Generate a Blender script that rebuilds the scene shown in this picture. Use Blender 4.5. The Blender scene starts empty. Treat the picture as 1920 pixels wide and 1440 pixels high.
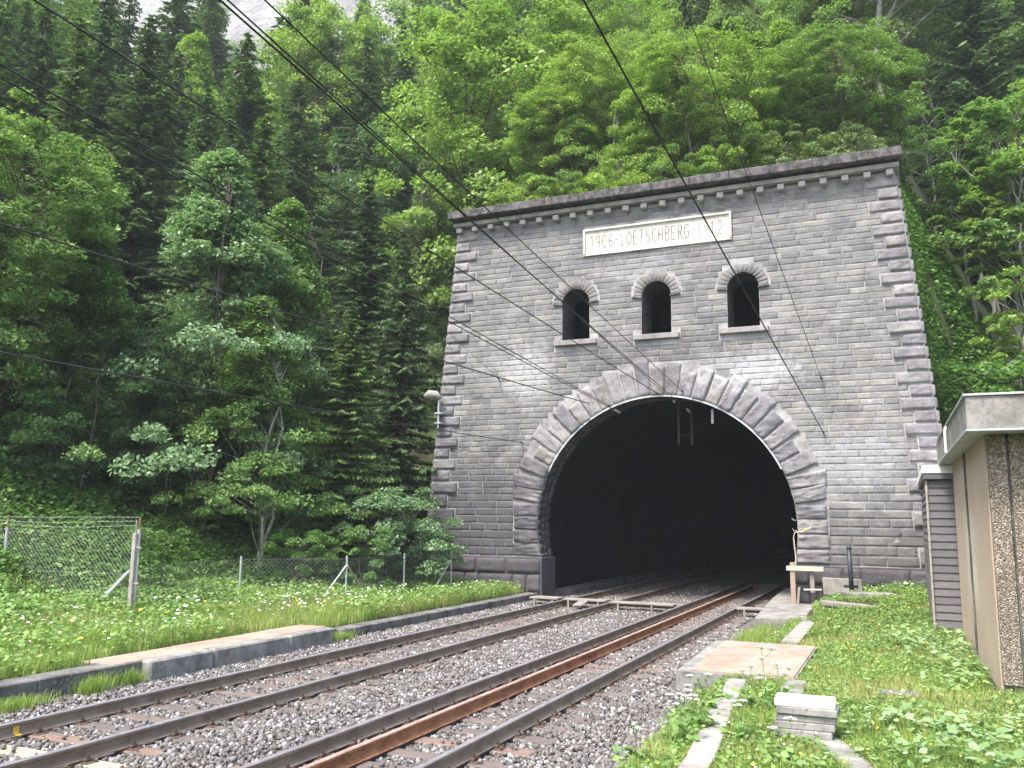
import bpy, math, random
import numpy as np
from mathutils import Vector, Matrix

# ------------------------------------------------------------------ camera, light, exposure
SC = bpy.context.scene
COL = SC.collection
def R3(yaw, pitch, roll):
    f = np.array([-math.sin(yaw)*math.cos(pitch), math.cos(yaw)*math.cos(pitch), math.sin(pitch)])
    r = np.array([math.cos(yaw), math.sin(yaw), 0.0]); u = np.cross(r, f)
    c, s = math.cos(roll), math.sin(roll)
    return c*r+s*u, -s*r+c*u, f
CAM = np.array([6.9334, -27.1973, 2.3623])
_r, _u, _f = R3(0.41708, 0.15461, 0.011358)
cam_d = bpy.data.cameras.new("camera"); cam = bpy.data.objects.new("camera", cam_d); COL.objects.link(cam)
cam_d.sensor_width = 36.0; cam_d.lens = 36.0*1636.26/1920
cam_d.clip_start = 0.1; cam_d.clip_end = 3000
cam.matrix_world = Matrix(((_r[0], _u[0], -_f[0], CAM[0]), (_r[1], _u[1], -_f[1], CAM[1]), (_r[2], _u[2], -_f[2], CAM[2]), (0, 0, 0, 1)))
SC.camera = cam
SC.render.resolution_x, SC.render.resolution_y = 1024, 768
SC.view_settings.view_transform = 'Standard'; SC.view_settings.look = 'None'
SC.view_settings.exposure = 1.7; SC.view_settings.gamma = 1.0
SUN_EL, SUN_AZ = math.radians(60), math.radians(200)      # azimuth measured from +Y towards +X
world = bpy.data.worlds.new("World"); SC.world = world; world.use_nodes = True
wn = world.node_tree
sky = wn.nodes.new('ShaderNodeTexSky'); sky.sky_type = 'NISHITA'; sky.sun_disc = False
sky.sun_elevation = SUN_EL; sky.sun_rotation = SUN_AZ; sky.air_density = 1.3; sky.dust_density = 4.0; sky.ozone_density = 0.6
bg = wn.nodes['Background']; bg.inputs['Strength'].default_value = 0.15
wn.links.new(sky.outputs[0], bg.inputs['Color'])
sun_d = bpy.data.lights.new("sun", 'SUN'); sun = bpy.data.objects.new("sun", sun_d); COL.objects.link(sun)
sun_d.energy = 2.2; sun_d.angle = math.radians(12); sun_d.color = (1.0, 0.95, 0.88)
_sd = Vector((math.sin(SUN_AZ)*math.cos(SUN_EL), math.cos(SUN_AZ)*math.cos(SUN_EL), math.sin(SUN_EL)))
sun.rotation_euler = _sd.to_track_quat('Z', 'Y').to_euler(); sun.location = (0, -30, 60)
SC.render.engine = 'CYCLES'
SC.cycles.max_bounces = 9; SC.cycles.diffuse_bounces = 5; SC.cycles.glossy_bounces = 2
SC.cycles.transmission_bounces = 6; SC.cycles.transparent_max_bounces = 4

rnd = random.Random(7)
nr = np.random.default_rng(11)

# ------------------------------------------------------------------ helpers
def tag(o, label=None, cat=None, group=None, kind=None):
    if label: o['label'] = label
    if cat: o['category'] = cat
    if group: o['group'] = group
    if kind: o['kind'] = kind
    return o
def empty(name, loc=(0, 0, 0), rz=0.0):
    o = bpy.data.objects.new(name, None); COL.objects.link(o); o.location = loc; o.rotation_euler = (0, 0, rz)
    o.empty_display_size = 0.3
    return o
def link(name, me, parent=None):
    o = bpy.data.objects.new(name, me); COL.objects.link(o)
    if parent: o.parent = parent
    return o
def copy_tree(o, parent=None):
    c = o.copy(); COL.objects.link(c)
    if parent: c.parent = parent
    for ch in list(o.children): copy_tree(ch, c)
    return c
def mesh_arr(name, V, F, mats, mi=None, smooth=False):
    """V (n,3); F (m,k) array of equal-size faces"""
    V = np.asarray(V, dtype=np.float32); F = np.asarray(F, dtype=np.int32)
    me = bpy.data.meshes.new(name); m, k = F.shape
    me.vertices.add(len(V)); me.vertices.foreach_set('co', V.ravel())
    me.loops.add(m*k); me.loops.foreach_set('vertex_index', F.ravel())
    me.polygons.add(m); me.polygons.foreach_set('loop_start', np.arange(0, m*k, k, dtype=np.int32))
    me.polygons.foreach_set('loop_total', np.full(m, k, dtype=np.int32))
    for mt in (mats if isinstance(mats, (list, tuple)) else [mats]): me.materials.append(mt)
    if mi is not None: me.polygons.foreach_set('material_index', np.asarray(mi, dtype=np.int32))
    if smooth: me.polygons.foreach_set('use_smooth', np.ones(m, dtype=bool))
    me.update(calc_edges=True); me.validate(); return me
class Geo:
    def __init__(s): s.v = []; s.f = []; s.m = []
    def add(s, vs, fs, m=0):
        b = len(s.v); s.v += [tuple(map(float, p)) for p in vs]; s.f += [tuple(i+b for i in f) for f in fs]; s.m += [m]*len(fs); return s
    def box(s, c, d, rz=0.0, ch=0.0, m=0, tilt=None):
        """chamfered box centred at c, size d"""
        hx, hy, hz = d[0]/2, d[1]/2, d[2]/2; ch = min(ch, hx*.45, hy*.45, hz*.45)
        if ch <= 0:
            P = [(x, y, z) for z in (-hz, hz) for y in (-hy, hy) for x in (-hx, hx)]
            F = [(0, 2, 3, 1), (4, 5, 7, 6), (0, 1, 5, 4), (2, 6, 7, 3), (0, 4, 6, 2), (1, 3, 7, 5)]
        else:
            P = []; idx = {}
            for sx in (-1, 1):
                for sy in (-1, 1):
                    for sz in (-1, 1):
                        for a in range(3):
                            q = [sx*hx, sy*hy, sz*hz]
                            for b in range(3):
                                if b != a: q[b] -= (sx, sy, sz)[b]*ch
                            idx[(sx, sy, sz, a)] = len(P); P.append(tuple(q))
            F = []
            for a in range(3):
                b, c2 = (a+1) % 3, (a+2) % 3
                for s1 in (-1, 1):
                    q = []
                    for (sb, sc_) in ((-1, -1), (1, -1), (1, 1), (-1, 1)):
                        k = [0, 0, 0]; k[a] = s1; k[b] = sb; k[c2] = sc_; q.append(idx[(k[0], k[1], k[2], a)])
                    F.append(tuple(q) if s1 > 0 else tuple(q[::-1]))
            for a in range(3):
                b, c2 = (a+1) % 3, (a+2) % 3
                for sb in (-1, 1):
                    for sc_ in (-1, 1):
                        def K(sa, ax):
                            k = [0, 0, 0]; k[a] = sa; k[b] = sb; k[c2] = sc_; return idx[(k[0], k[1], k[2], ax)]
                        q = (K(-1, b), K(1, b), K(1, c2), K(-1, c2))
                        F.append(q if sb*sc_ > 0 else q[::-1])
            for sx in (-1, 1):
                for sy in (-1, 1):
                    for sz in (-1, 1):
                        q = tuple(idx[(sx, sy, sz, a)] for a in range(3)); F.append(q if sx*sy*sz > 0 else q[::-1])
        Mx = Matrix.Rotation(rz, 3, 'Z')
        if tilt: Mx = Mx @ Matrix.Rotation(tilt[1], 3, tilt[0])
        P = [tuple(Mx @ Vector(p) + Vector(c)) for p in P]
        return s.add(P, F, m)
    def tube(s, pts, r, n=8, m=0, cap=True):
        pts = [Vector(p) for p in pts]; rs = r if isinstance(r, (list, tuple)) else [r]*len(pts)
        t0 = (pts[1]-pts[0]).normalized(); a = t0.orthogonal().normalized(); V = []
        for i, p in enumerate(pts):
            t = (pts[min(i+1, len(pts)-1)]-pts[max(i-1, 0)]).normalized()
            a = (a - t*a.dot(t)).normalized(); b = t.cross(a)
            for k in range(n):
                w = 2*math.pi*k/n; V.append(p+(a*math.cos(w)+b*math.sin(w))*rs[i])
        F = [(i*n+k, i*n+(k+1) % n, (i+1)*n+(k+1) % n, (i+1)*n+k) for i in range(len(pts)-1) for k in range(n)]
        if cap: F += [tuple(range(n))[::-1], tuple((len(pts)-1)*n+k for k in range(n))]
        return s.add(V, F, m)
    def prism(s, poly, y0, y1, m=0, axis='y'):
        """poly of (a,b) extruded along an axis"""
        n = len(poly)
        def mk(p, t): return (p[0], t, p[1]) if axis == 'y' else ((p[0], p[1], t) if axis == 'z' else (t, p[0], p[1]))
        V = [mk(p, y0) for p in poly]+[mk(p, y1) for p in poly]
        F = [tuple(range(n)), tuple(range(2*n-1, n-1, -1))]+[(i, (i+1) % n+0, n+(i+1) % n, n+i)[::-1] for i in range(n)]
        return s.add(V, F, m)
    def build(s, name, mats, parent=None, smooth=False):
        me = bpy.data.meshes.new(name); me.from_pydata(s.v, [], s.f)
        for mt in (mats if isinstance(mats, (list, tuple)) else [mats]): me.materials.append(mt)
        me.polygons.foreach_set('material_index', s.m)
        if smooth: me.polygons.foreach_set('use_smooth', [True]*len(s.f))
        me.update()
        import bmesh
        b = bmesh.new(); b.from_mesh(me); bmesh.ops.recalc_face_normals(b, faces=b.faces); b.to_mesh(me); b.free()
        return link(name, me, parent)

def hashn(x, y, s=0.0):
    v = np.sin(x*12.9898+y*78.233+s*37.719)*43758.5453; return v-np.floor(v)
def vnoise(x, y, s=0.0):
    xi, yi = np.floor(x), np.floor(y); fx, fy = x-xi, y-yi; fx = fx*fx*(3-2*fx); fy = fy*fy*(3-2*fy)
    a, b, c, d = hashn(xi, yi, s), hashn(xi+1, yi, s), hashn(xi, yi+1, s), hashn(xi+1, yi+1, s)
    return (a*(1-fx)+b*fx)*(1-fy)+(c*(1-fx)+d*fx)*fy
def fbm(x, y, s=0.0, o=3):
    t, a = 0, .5
    for i in range(o): t = t+a*vnoise(x*2**i, y*2**i, s+i); a *= .5
    return t

# ------------------------------------------------------------------ materials
class NT:
    def __init__(s, name):
        s.mat = bpy.data.materials.new(name); s.mat.use_nodes = True; s.n = s.mat.node_tree
        s.bs = s.n.nodes['Principled BSDF']; s.out = s.n.nodes['Material Output']
        s.bs.inputs['Specular IOR Level'].default_value = 0.3
    def node(s, t, **kw):
        n = s.n.nodes.new(t)
        for k, v in kw.items():
            if k in n.inputs: n.inputs[k].default_value = v
            else: setattr(n, k, v)
        return n
    def l(s, a, b): s.n.links.new(a, b)
    def coord(s, kind='Object', scale=(1, 1, 1)):
        tc = s.node('ShaderNodeTexCoord'); mp = s.node('ShaderNodeMapping'); mp.inputs['Scale'].default_value = scale
        s.l(tc.outputs[kind], mp.inputs['Vector']); return mp.outputs[0]
    def noise(s, vec, scale, detail=4, rough=.6):
        n = s.node('ShaderNodeTexNoise', Scale=scale, Detail=detail, Roughness=rough)
        if vec is not None: s.l(vec, n.inputs['Vector'])
        return n.outputs['Fac']
    def ramp(s, fac, stops, interp='LINEAR'):
        r = s.node('ShaderNodeValToRGB'); r.color_ramp.interpolation = interp
        e = r.color_ramp.elements
        while len(e) > 1: e.remove(e[-1])
        e[0].position = stops[0][0]; e[0].color = (*stops[0][1], 1)
        for p, c in stops[1:]:
            q = e.new(p); q.color = (*c, 1)
        s.l(fac, r.inputs['Fac']); return r.outputs['Color']
    def mix(s, fac, a, b, blend='MIX'):
        m = s.node('ShaderNodeMix', data_type='RGBA', blend_type=blend)
        for sock, v in ((m.inputs['Factor'], fac), (m.inputs['A'], a), (m.inputs['B'], b)):
            pass
        def setv(i, v):
            if hasattr(v, 'links'): s.l(v, m.inputs[i])
            else: m.inputs[i].default_value = v if not isinstance(v, tuple) else (*v, 1)
        setv(0, fac); setv(6, a); setv(7, b)
        return m.outputs[2]
    def bump(s, h, strength=.5, dist=.02):
        b = s.node('ShaderNodeBump', Strength=strength, Distance=dist); s.l(h, b.inputs['Height']); s.l(b.outputs[0], s.bs.inputs['Normal'])
    def rough(s, v): s.bs.inputs['Roughness'].default_value = v; return s
    def col(s, c):
        if hasattr(c, 'links'): s.l(c, s.bs.inputs['Base Color'])
        else: s.bs.inputs['Base Color'].default_value = (*c, 1)
        return s

def m_noise(name, c1, c2, scale=3, rough=.85, bump=.3, bscale=40, c3=None, kind='Object', bdist=.01, metal=0.0, lo=.35, hi=.65):
    t = NT(name); v = t.coord(kind); f = t.noise(v, scale, 5)
    col = t.ramp(f, [(lo, c1), (hi, c2)])
    if c3:
        f2 = t.noise(v, scale*7.3, 3); col = t.mix(t.ramp(f2, [(.55, (0, 0, 0)), (.72, (1, 1, 1))]), col, c3)
    t.col(col); t.rough(rough); t.bump(t.noise(v, bscale, 4), bump, bdist); t.bs.inputs['Metallic'].default_value = metal
    return t.mat

def m_stone(name, cols, dark=(.06, .055, .06), white=.25, bs=22, tint=1.0, bst=.8, patch=False):
    """rough masonry: colour by island, soot and lime stains in object space"""
    t = NT(name); v = t.coord('Object'); g = t.node('ShaderNodeNewGeometry')
    base = t.ramp(g.outputs['Random Per Island'], [(i/(len(cols)-1), c) for i, c in enumerate(cols)])
    n1 = t.noise(v, 1.3, 6, .65)
    base = t.mix(t.ramp(n1, [(.45, (0, 0, 0)), (.75, (.75, .75, .75))]), base, dark)
    vs = t.coord('Object', (1.0, 1.0, 4.0)); n2 = t.noise(vs, 2.6, 6, .7)
    base = t.mix(t.ramp(n2, [(.56, (0, 0, 0)), (.74, (white, white, white))]), base, (.55, .55, .58))
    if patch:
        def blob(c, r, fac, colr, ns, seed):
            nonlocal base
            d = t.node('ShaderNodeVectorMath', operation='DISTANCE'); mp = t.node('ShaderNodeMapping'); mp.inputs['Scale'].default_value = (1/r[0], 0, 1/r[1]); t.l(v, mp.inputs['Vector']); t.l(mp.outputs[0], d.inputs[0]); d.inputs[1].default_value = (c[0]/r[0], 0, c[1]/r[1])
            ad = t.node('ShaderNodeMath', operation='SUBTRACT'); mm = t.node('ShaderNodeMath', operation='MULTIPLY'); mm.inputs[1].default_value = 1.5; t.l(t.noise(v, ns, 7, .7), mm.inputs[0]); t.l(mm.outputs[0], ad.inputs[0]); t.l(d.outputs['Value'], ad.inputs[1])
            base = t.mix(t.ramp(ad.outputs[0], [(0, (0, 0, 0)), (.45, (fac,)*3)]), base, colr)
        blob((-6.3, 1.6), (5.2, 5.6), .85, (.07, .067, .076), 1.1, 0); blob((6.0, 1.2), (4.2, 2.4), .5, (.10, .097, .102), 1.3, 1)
        blob((2.6, 7.0), (2.8, 1.1), .6, (.50, .50, .53), 3.1, 2); blob((-4.6, 7.4), (1.6, 1.5), .6, (.44, .44, .46), 3.7, 3); blob((-.6, 10.6), (1.8, .7), .4, (.46, .46, .5), 3.3, 4); blob((5.6, 4.2), (2.4, 1.3), .4, (.42, .42, .45), 3.5, 5)
        blob((0, 7.6), (5.2, 1.3), .45, (.09, .087, .093), 1.9, 7); blob((-.5, 10.9), (3.4, .9), .35, (.13, .128, .14), 1.7, 6)
    n3 = t.noise(v, 28, 4, .7)
    base = t.mix(.8, base, t.ramp(n3, [(.3, (.55, .55, .55)), (.7, (1.25, 1.25, 1.25))]), 'MULTIPLY')
    t.col(base); t.rough(.9); t.bump(t.noise(v, bs, 6, .7), bst, .02)
    return t.mat
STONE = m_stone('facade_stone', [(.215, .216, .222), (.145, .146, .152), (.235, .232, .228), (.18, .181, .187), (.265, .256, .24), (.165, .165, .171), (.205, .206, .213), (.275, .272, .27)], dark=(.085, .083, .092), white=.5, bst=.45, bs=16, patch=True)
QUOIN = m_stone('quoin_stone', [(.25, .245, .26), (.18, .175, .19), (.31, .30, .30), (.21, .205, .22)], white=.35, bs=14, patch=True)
PLINTH = m_stone('plinth_stone', [(.10, .095, .105), (.07, .067, .075), (.12, .115, .12)], white=.12, bs=12)
VOUS = m_stone('arch_stone', [(.24, .235, .255), (.17, .167, .185), (.31, .30, .30), (.20, .195, .215), (.25, .235, .225)], white=.5, bs=12, patch=True)
MORTAR = m_noise('mortar', (.14, .135, .14), (.42, .42, .43), 1.1, .95, .5, 60, (.34, .34, .35), lo=.35, hi=.7)
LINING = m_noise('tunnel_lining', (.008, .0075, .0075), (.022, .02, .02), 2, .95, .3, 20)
SOOT = m_noise('sooty_brick', (.04, .037, .038), (.10, .094, .096), 1.5, .95, .7, 12)
COPING = m_noise('weathered_coping', (.035, .034, .036), (.15, .14, .145), 5, .95, .6, 30, (.24, .23, .23), lo=.4, hi=.7)
TRIM = m_noise('trim_stone', (.22, .215, .21), (.36, .345, .33), 3, .9, .5, 30, (.14, .135, .14))
PLAQUE = m_noise('plaque_plaster', (.46, .44, .38), (.60, .59, .56), 2.2, .8, .2, 60)
LETTER = m_noise('letter_groove', (.09, .09, .085), (.27, .265, .255), 3.2, .9, .1, 30)
WOODD = m_noise('sill_stone', (.17, .165, .17), (.28, .27, .27), 4, .9, .5, 30)
CONC = m_noise('concrete', (.13, .128, .12), (.29, .285, .27), 2.5, .92, .4, 50, (.12, .12, .115), kind='Object')
CONCL = m_noise('pale_concrete', (.17, .165, .15), (.33, .32, .295), 3, .9, .35, 60, (.25, .245, .23))
CONCD = m_noise('dark_concrete', (.06, .06, .058), (.17, .165, .16), 2.2, .95, .5, 30, (.22, .215, .205))
WHITEC = m_noise('white_concrete', (.62, .62, .61), (.82, .82, .80), 4, .85, .2, 60)
BROWNP = m_noise('brown_plate', (.25, .18, .14), (.36, .28, .23), 2, .85, .4, 90, (.22, .15, .12))
BALLBED = m_noise('ballast_bed', (.06, .055, .05), (.16, .15, .145), 9, .95, .9, 35, (.23, .22, .22), bdist=.03)
STEELW = m_noise('rail_web', (.15, .115, .09), (.24, .195, .155), 3, .7, .2, 60)
STEELT = m_noise('rail_head', (.26, .25, .27), (.36, .35, .37), 8, .42, .05, 40, metal=.5)
RUST = m_noise('rusted_steel', (.19, .08, .04), (.35, .175, .092), 4, .85, .3, 60, (.13, .06, .04))
RUSTT = m_noise('rusted_rail_top', (.22, .15, .13), (.36, .25, .21), 6, .6, .2, 60)
FASTN = m_noise('fastening_iron', (.05, .036, .03), (.10, .07, .055), 9, .7, .2, 60)
GALV = m_noise('galvanised_steel', (.34, .36, .38), (.50, .52, .54), 6, .5, .1, 80, metal=.3)
GALVD = m_noise('old_post_steel', (.24, .22, .2), (.36, .34, .32), 6, .7, .2, 80, (.2, .12, .07))
WIREM = m_noise('fence_wire', (.20, .22, .22), (.32, .35, .34), 6, .55, .05, 80, metal=.2)
CABLE = m_noise('overhead_wire', (.012, .012, .013), (.03, .03, .032), 5, .5, .05, 80)
INSUL = m_noise('insulator', (.5, .5, .5), (.7, .7, .7), 5, .3, .02, 80)
BLACKP = m_noise('dark_post_paint', (.018, .022, .028), (.035, .042, .052), 5, .45, .05, 80)
WOODG = None
def m_wood(name, c1, c2, axis=(1, 1, 1), rough=.85, isl=True):
    t = NT(name); v = t.coord('Object', axis); f = t.noise(v, 5, 7, .65); c = t.ramp(f, [(.3, c1), (.7, c2)])
    if isl:
        g = t.node('ShaderNodeNewGeometry'); oi = t.node('ShaderNodeObjectInfo')
        c = t.mix(.55, c, t.ramp(g.outputs['Random Per Island'], [(0, (.7, .7, .7)), (1, (1.25, 1.2, 1.15))]), 'MULTIPLY')
        c = t.mix(.6, c, t.ramp(oi.outputs['Random'], [(0, (.7, .72, .78)), (.75, (1.15, 1.1, 1.05)), (.93, (1.2, 1.1, 1.0)), (1, (1.9, 1.35, .95))]), 'MULTIPLY')
    t.col(c); t.rough(rough); t.bump(f, .5, .01); return t.mat
SLEEP = m_wood('sleeper_wood', (.085, .07, .066), (.19, .16, .15), (.6, 9, 9))
SLEEPP = m_wood('pale_sleeper', (.36, .27, .16), (.52, .42, .28), (.6, 9, 9), isl=False)
BOARDG = m_wood('grey_boards', (.16, .155, .15), (.30, .29, .275), (.7, 8, 8))
CLAP = m_wood('grey_clapboard', (.085, .089, .104), (.155, .158, .178), (1.2, 1.2, 14))
PALEW = m_wood('pale_timber', (.36, .32, .26), (.55, .5, .42), (1, 8, 8), isl=False)
BARK = m_noise('bark', (.055, .045, .038), (.13, .11, .095), 6, .95, .8, 18)
BARKP = m_noise('pale_bark', (.17, .165, .15), (.34, .33, .30), 7, .9, .4, 25)

def m_leaf(name, c1, c2, c3, trans=.35, rough=.42, ovar=.35):
    t = NT(name); g = t.node('ShaderNodeNewGeometry'); oi = t.node('ShaderNodeObjectInfo')
    if name.startswith('leaf') or 'needles' in name: c1, c2, c3 = [tuple(min(.6, q*kk) for q, kk in zip(c_, (1.2, 1.14, 1.1))) for c_ in (c1, c2, c3)]
    c = t.ramp(g.outputs['Random Per Island'], [(0, c1), (.5, c2), (1, c3)])
    v = t.coord('Object'); c = t.mix(.5, c, t.ramp(t.noise(v, .9, 2), [(.3, (.72, .75, .8)), (.7, (1.3, 1.2, 1.05))]), 'MULTIPLY')
    c = t.mix(ovar, c, t.ramp(oi.outputs['Random'], [(0, (.75, .85, .9)), (.5, (1, 1, 1)), (1, (1.2, 1.1, .85))]), 'MULTIPLY')
    t.col(c); t.rough(rough)
    tr = t.node('ShaderNodeBsdfTranslucent'); t.l(t.mix(1.0, c, (1.1, 1.25, .7), 'MULTIPLY'), tr.inputs['Color'])
    ms = t.node('ShaderNodeMixShader'); ms.inputs[0].default_value = trans
    t.l(t.bs.outputs[0], ms.inputs[1]); t.l(tr.outputs[0], ms.inputs[2]); t.l(ms.outputs[0], t.out.inputs['Surface'])
    return t.mat
LEAF_BRIGHT = m_leaf('leaf_bright', (.12, .21, .045), (.18, .29, .07), (.27, .38, .11), .40)
LEAF_MID = m_leaf('leaf_mid', (.075, .15, .048), (.12, .22, .07), (.20, .31, .11), .38)
LEAF_DEEP = m_leaf('leaf_deep', (.048, .108, .05), (.082, .16, .07), (.14, .24, .105), .33)
LEAF_GREY = m_leaf('leaf_grey', (.085, .145, .07), (.13, .20, .095), (.20, .27, .14), .35)
LEAF_WHITE = m_leaf('leaf_whitebeam', (.085, .17, .085), (.135, .24, .125), (.23, .33, .20), .33)
LEAF_YEL = m_leaf('leaf_yellowgreen', (.20, .28, .04), (.27, .35, .07), (.36, .42, .12), .4)
NEEDLE = m_leaf('spruce_needles', (.042, .086, .044), (.072, .135, .062), (.12, .20, .085), .3, .7)
NEEDLE2 = m_leaf('fresh_needles', (.05, .11, .038), (.085, .16, .05), (.15, .24, .075), .3, .7)
GRASSM = m_leaf('grass_blades', (.14, .24, .045), (.23, .34, .08), (.36, .42, .15), .35, .6, 0)
GRASSY = m_leaf('dry_grass_blades', (.24, .30, .09), (.35, .38, .14), (.45, .44, .22), .35, .6, 0)
HERB = m_leaf('herb_leaves', (.11, .22, .06), (.18, .30, .09), (.27, .38, .14), .35, .6, 0)
HERBD = m_leaf('undergrowth_leaves', (.06, .14, .035), (.10, .21, .05), (.17, .29, .08), .35, .6, 0)
BUTTER = m_leaf('butterbur_leaf', (.15, .26, .10), (.22, .34, .15), (.31, .42, .23), .3, .7, 0)
PETALW = m_noise('white_petals', (.75, .75, .74), (.85, .85, .85), 5, .8, 0, 10)
PETALY = m_noise('yellow_petals', (.75, .45, .02), (.85, .62, .05), 5, .8, 0, 10)
STEMM = m_noise('green_stem', (.10, .15, .05), (.16, .22, .08), 5, .8, 0, 10)

# ------------------------------------------------------------------ terrain
def sm(a, b, x): t = np.clip((x-a)/(b-a), 0, 1); return t*t*(3-2*t)
def terrain(x, y):
    x = np.asarray(x, float); y = np.asarray(y, float)
    base = -0.42+np.zeros_like(x+y)
    left = .05+.25*sm(-5.5, -10, x)
    base = base+(left+.42)*sm(-4.25, -4.45, x)
    right = .02+.5*sm(4.3, 5.6, x)*sm(-7.5, -2.0, y)+.10*sm(5.5, 7.5, x)
    base = base+(right+.42)*sm(3.9, 4.5, x)
    base = base+.05*(fbm(x*.9, y*.9)-.5)*sm(4.4, 5, np.abs(x))
    L = .58*np.maximum(0, -np.maximum(x, -130)-10.4); N = .64*np.maximum(0, np.minimum(y, 122)-2.0)
    h = np.hypot(L, N)
    h = h+np.maximum(0, .4*(np.minimum(x, 90)-12))*sm(-12, -4, y)
    o = np.maximum(0, np.abs(x)-7.35)
    M = (12.3+.6*(y-3.0))*np.clip((y-.1)/2.9, 0, 1)-(2.6+5*sm(9, 2, y))*o
    M = np.where(y > .12, M, -99.)
    bumps = (fbm(x*.35, y*.35, 3)-.45)*np.clip(h*.25, 0, 1)*1.6
    return np.maximum(base+np.maximum(h+bumps, 0), M)
def H(x, y): return float(terrain(np.array([x]), np.array([y]))[0])

def m_ground():
    t = NT('ground_soil'); v = t.coord('Object'); f = t.noise(v, .8, 6); f2 = t.noise(v, 9, 5)
    c = t.ramp(f, [(.35, (.035, .028, .02)), (.55, (.045, .06, .02)), (.7, (.07, .11, .03))])
    c = t.mix(.7, c, t.ramp(f2, [(.3, (.5, .5, .5)), (.7, (1.4, 1.4, 1.4))]), 'MULTIPLY')
    t.col(c); t.rough(.95); t.bump(f2, .8, .05); return t.mat
GROUND = m_ground()
def build_ground():
    xs = np.unique(np.round(np.concatenate([np.linspace(-270, -60, 14), np.linspace(-60, -20, 27), np.arange(-20, -4.5, .5), np.arange(-4.5, -4.1, .1), [-4, 0, 3.6], np.arange(3.9, 5.7, .15), np.arange(6, 20, .5), np.arange(20, 60, 2.), np.linspace(60, 160, 8), [-7.3, 7.3]]), 3))
    ys = np.unique(np.round(np.concatenate([np.linspace(-140, -30, 12), np.arange(-30, 20, .7), np.arange(20, 60, 2.), np.linspace(60, 170, 20), [0.1, 3.0]]), 3))
    X, Y = np.meshgrid(xs, ys, indexing='ij'); Z = terrain(X, Y)
    nx, ny = X.shape; V = np.stack([X, Y, Z], -1).reshape(-1, 3)
    i, j = np.meshgrid(np.arange(nx-1), np.arange(ny-1), indexing='ij'); i = i.ravel(); j = j.ravel()
    cx = (xs[i]+xs[i+1])/2; cy = (ys[j]+ys[j+1])/2
    keep = ~((np.abs(cx) < 7.3) & (cy > .1) & (cy < 3.0))
    i, j = i[keep], j[keep]
    F = np.stack([i*ny+j, (i+1)*ny+j, (i+1)*ny+j+1, i*ny+j+1], -1)
    o = link('ground', mesh_arr('ground', V, F, GROUND, smooth=True)); tag(o, kind='structure')
build_ground()

# grey limestone cliff far above the forest
def build_cliff():
    n, m = 90, 40; V = []
    for i in range(n):
        a = i/(n-1); x = -260+a*360
        for j in range(m):
            b = j/(m-1); z = 40+b*122
            y = 112+b*16+26*fbm(np.array(x*.022), np.array(z*.018), 5, 5)+7*float(vnoise(np.array(x*.11), np.array(z*.03), 8))
            V.append((x, float(y), z))
    V = np.array(V); i, j = np.meshgrid(np.arange(n-1), np.arange(m-1), indexing='ij'); i = i.ravel(); j = j.ravel()
    F = np.stack([i*m+j, (i+1)*m+j, (i+1)*m+j+1, i*m+j+1], -1)
    o = link('cliff', mesh_arr('cliff', V, F, m_noise('limestone', (.15, .15, .16), (.33, .33, .34), .06, .95, .6, .3, (.22, .25, .2), bdist=2.0))); tag(o, kind='structure')
build_cliff()

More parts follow.
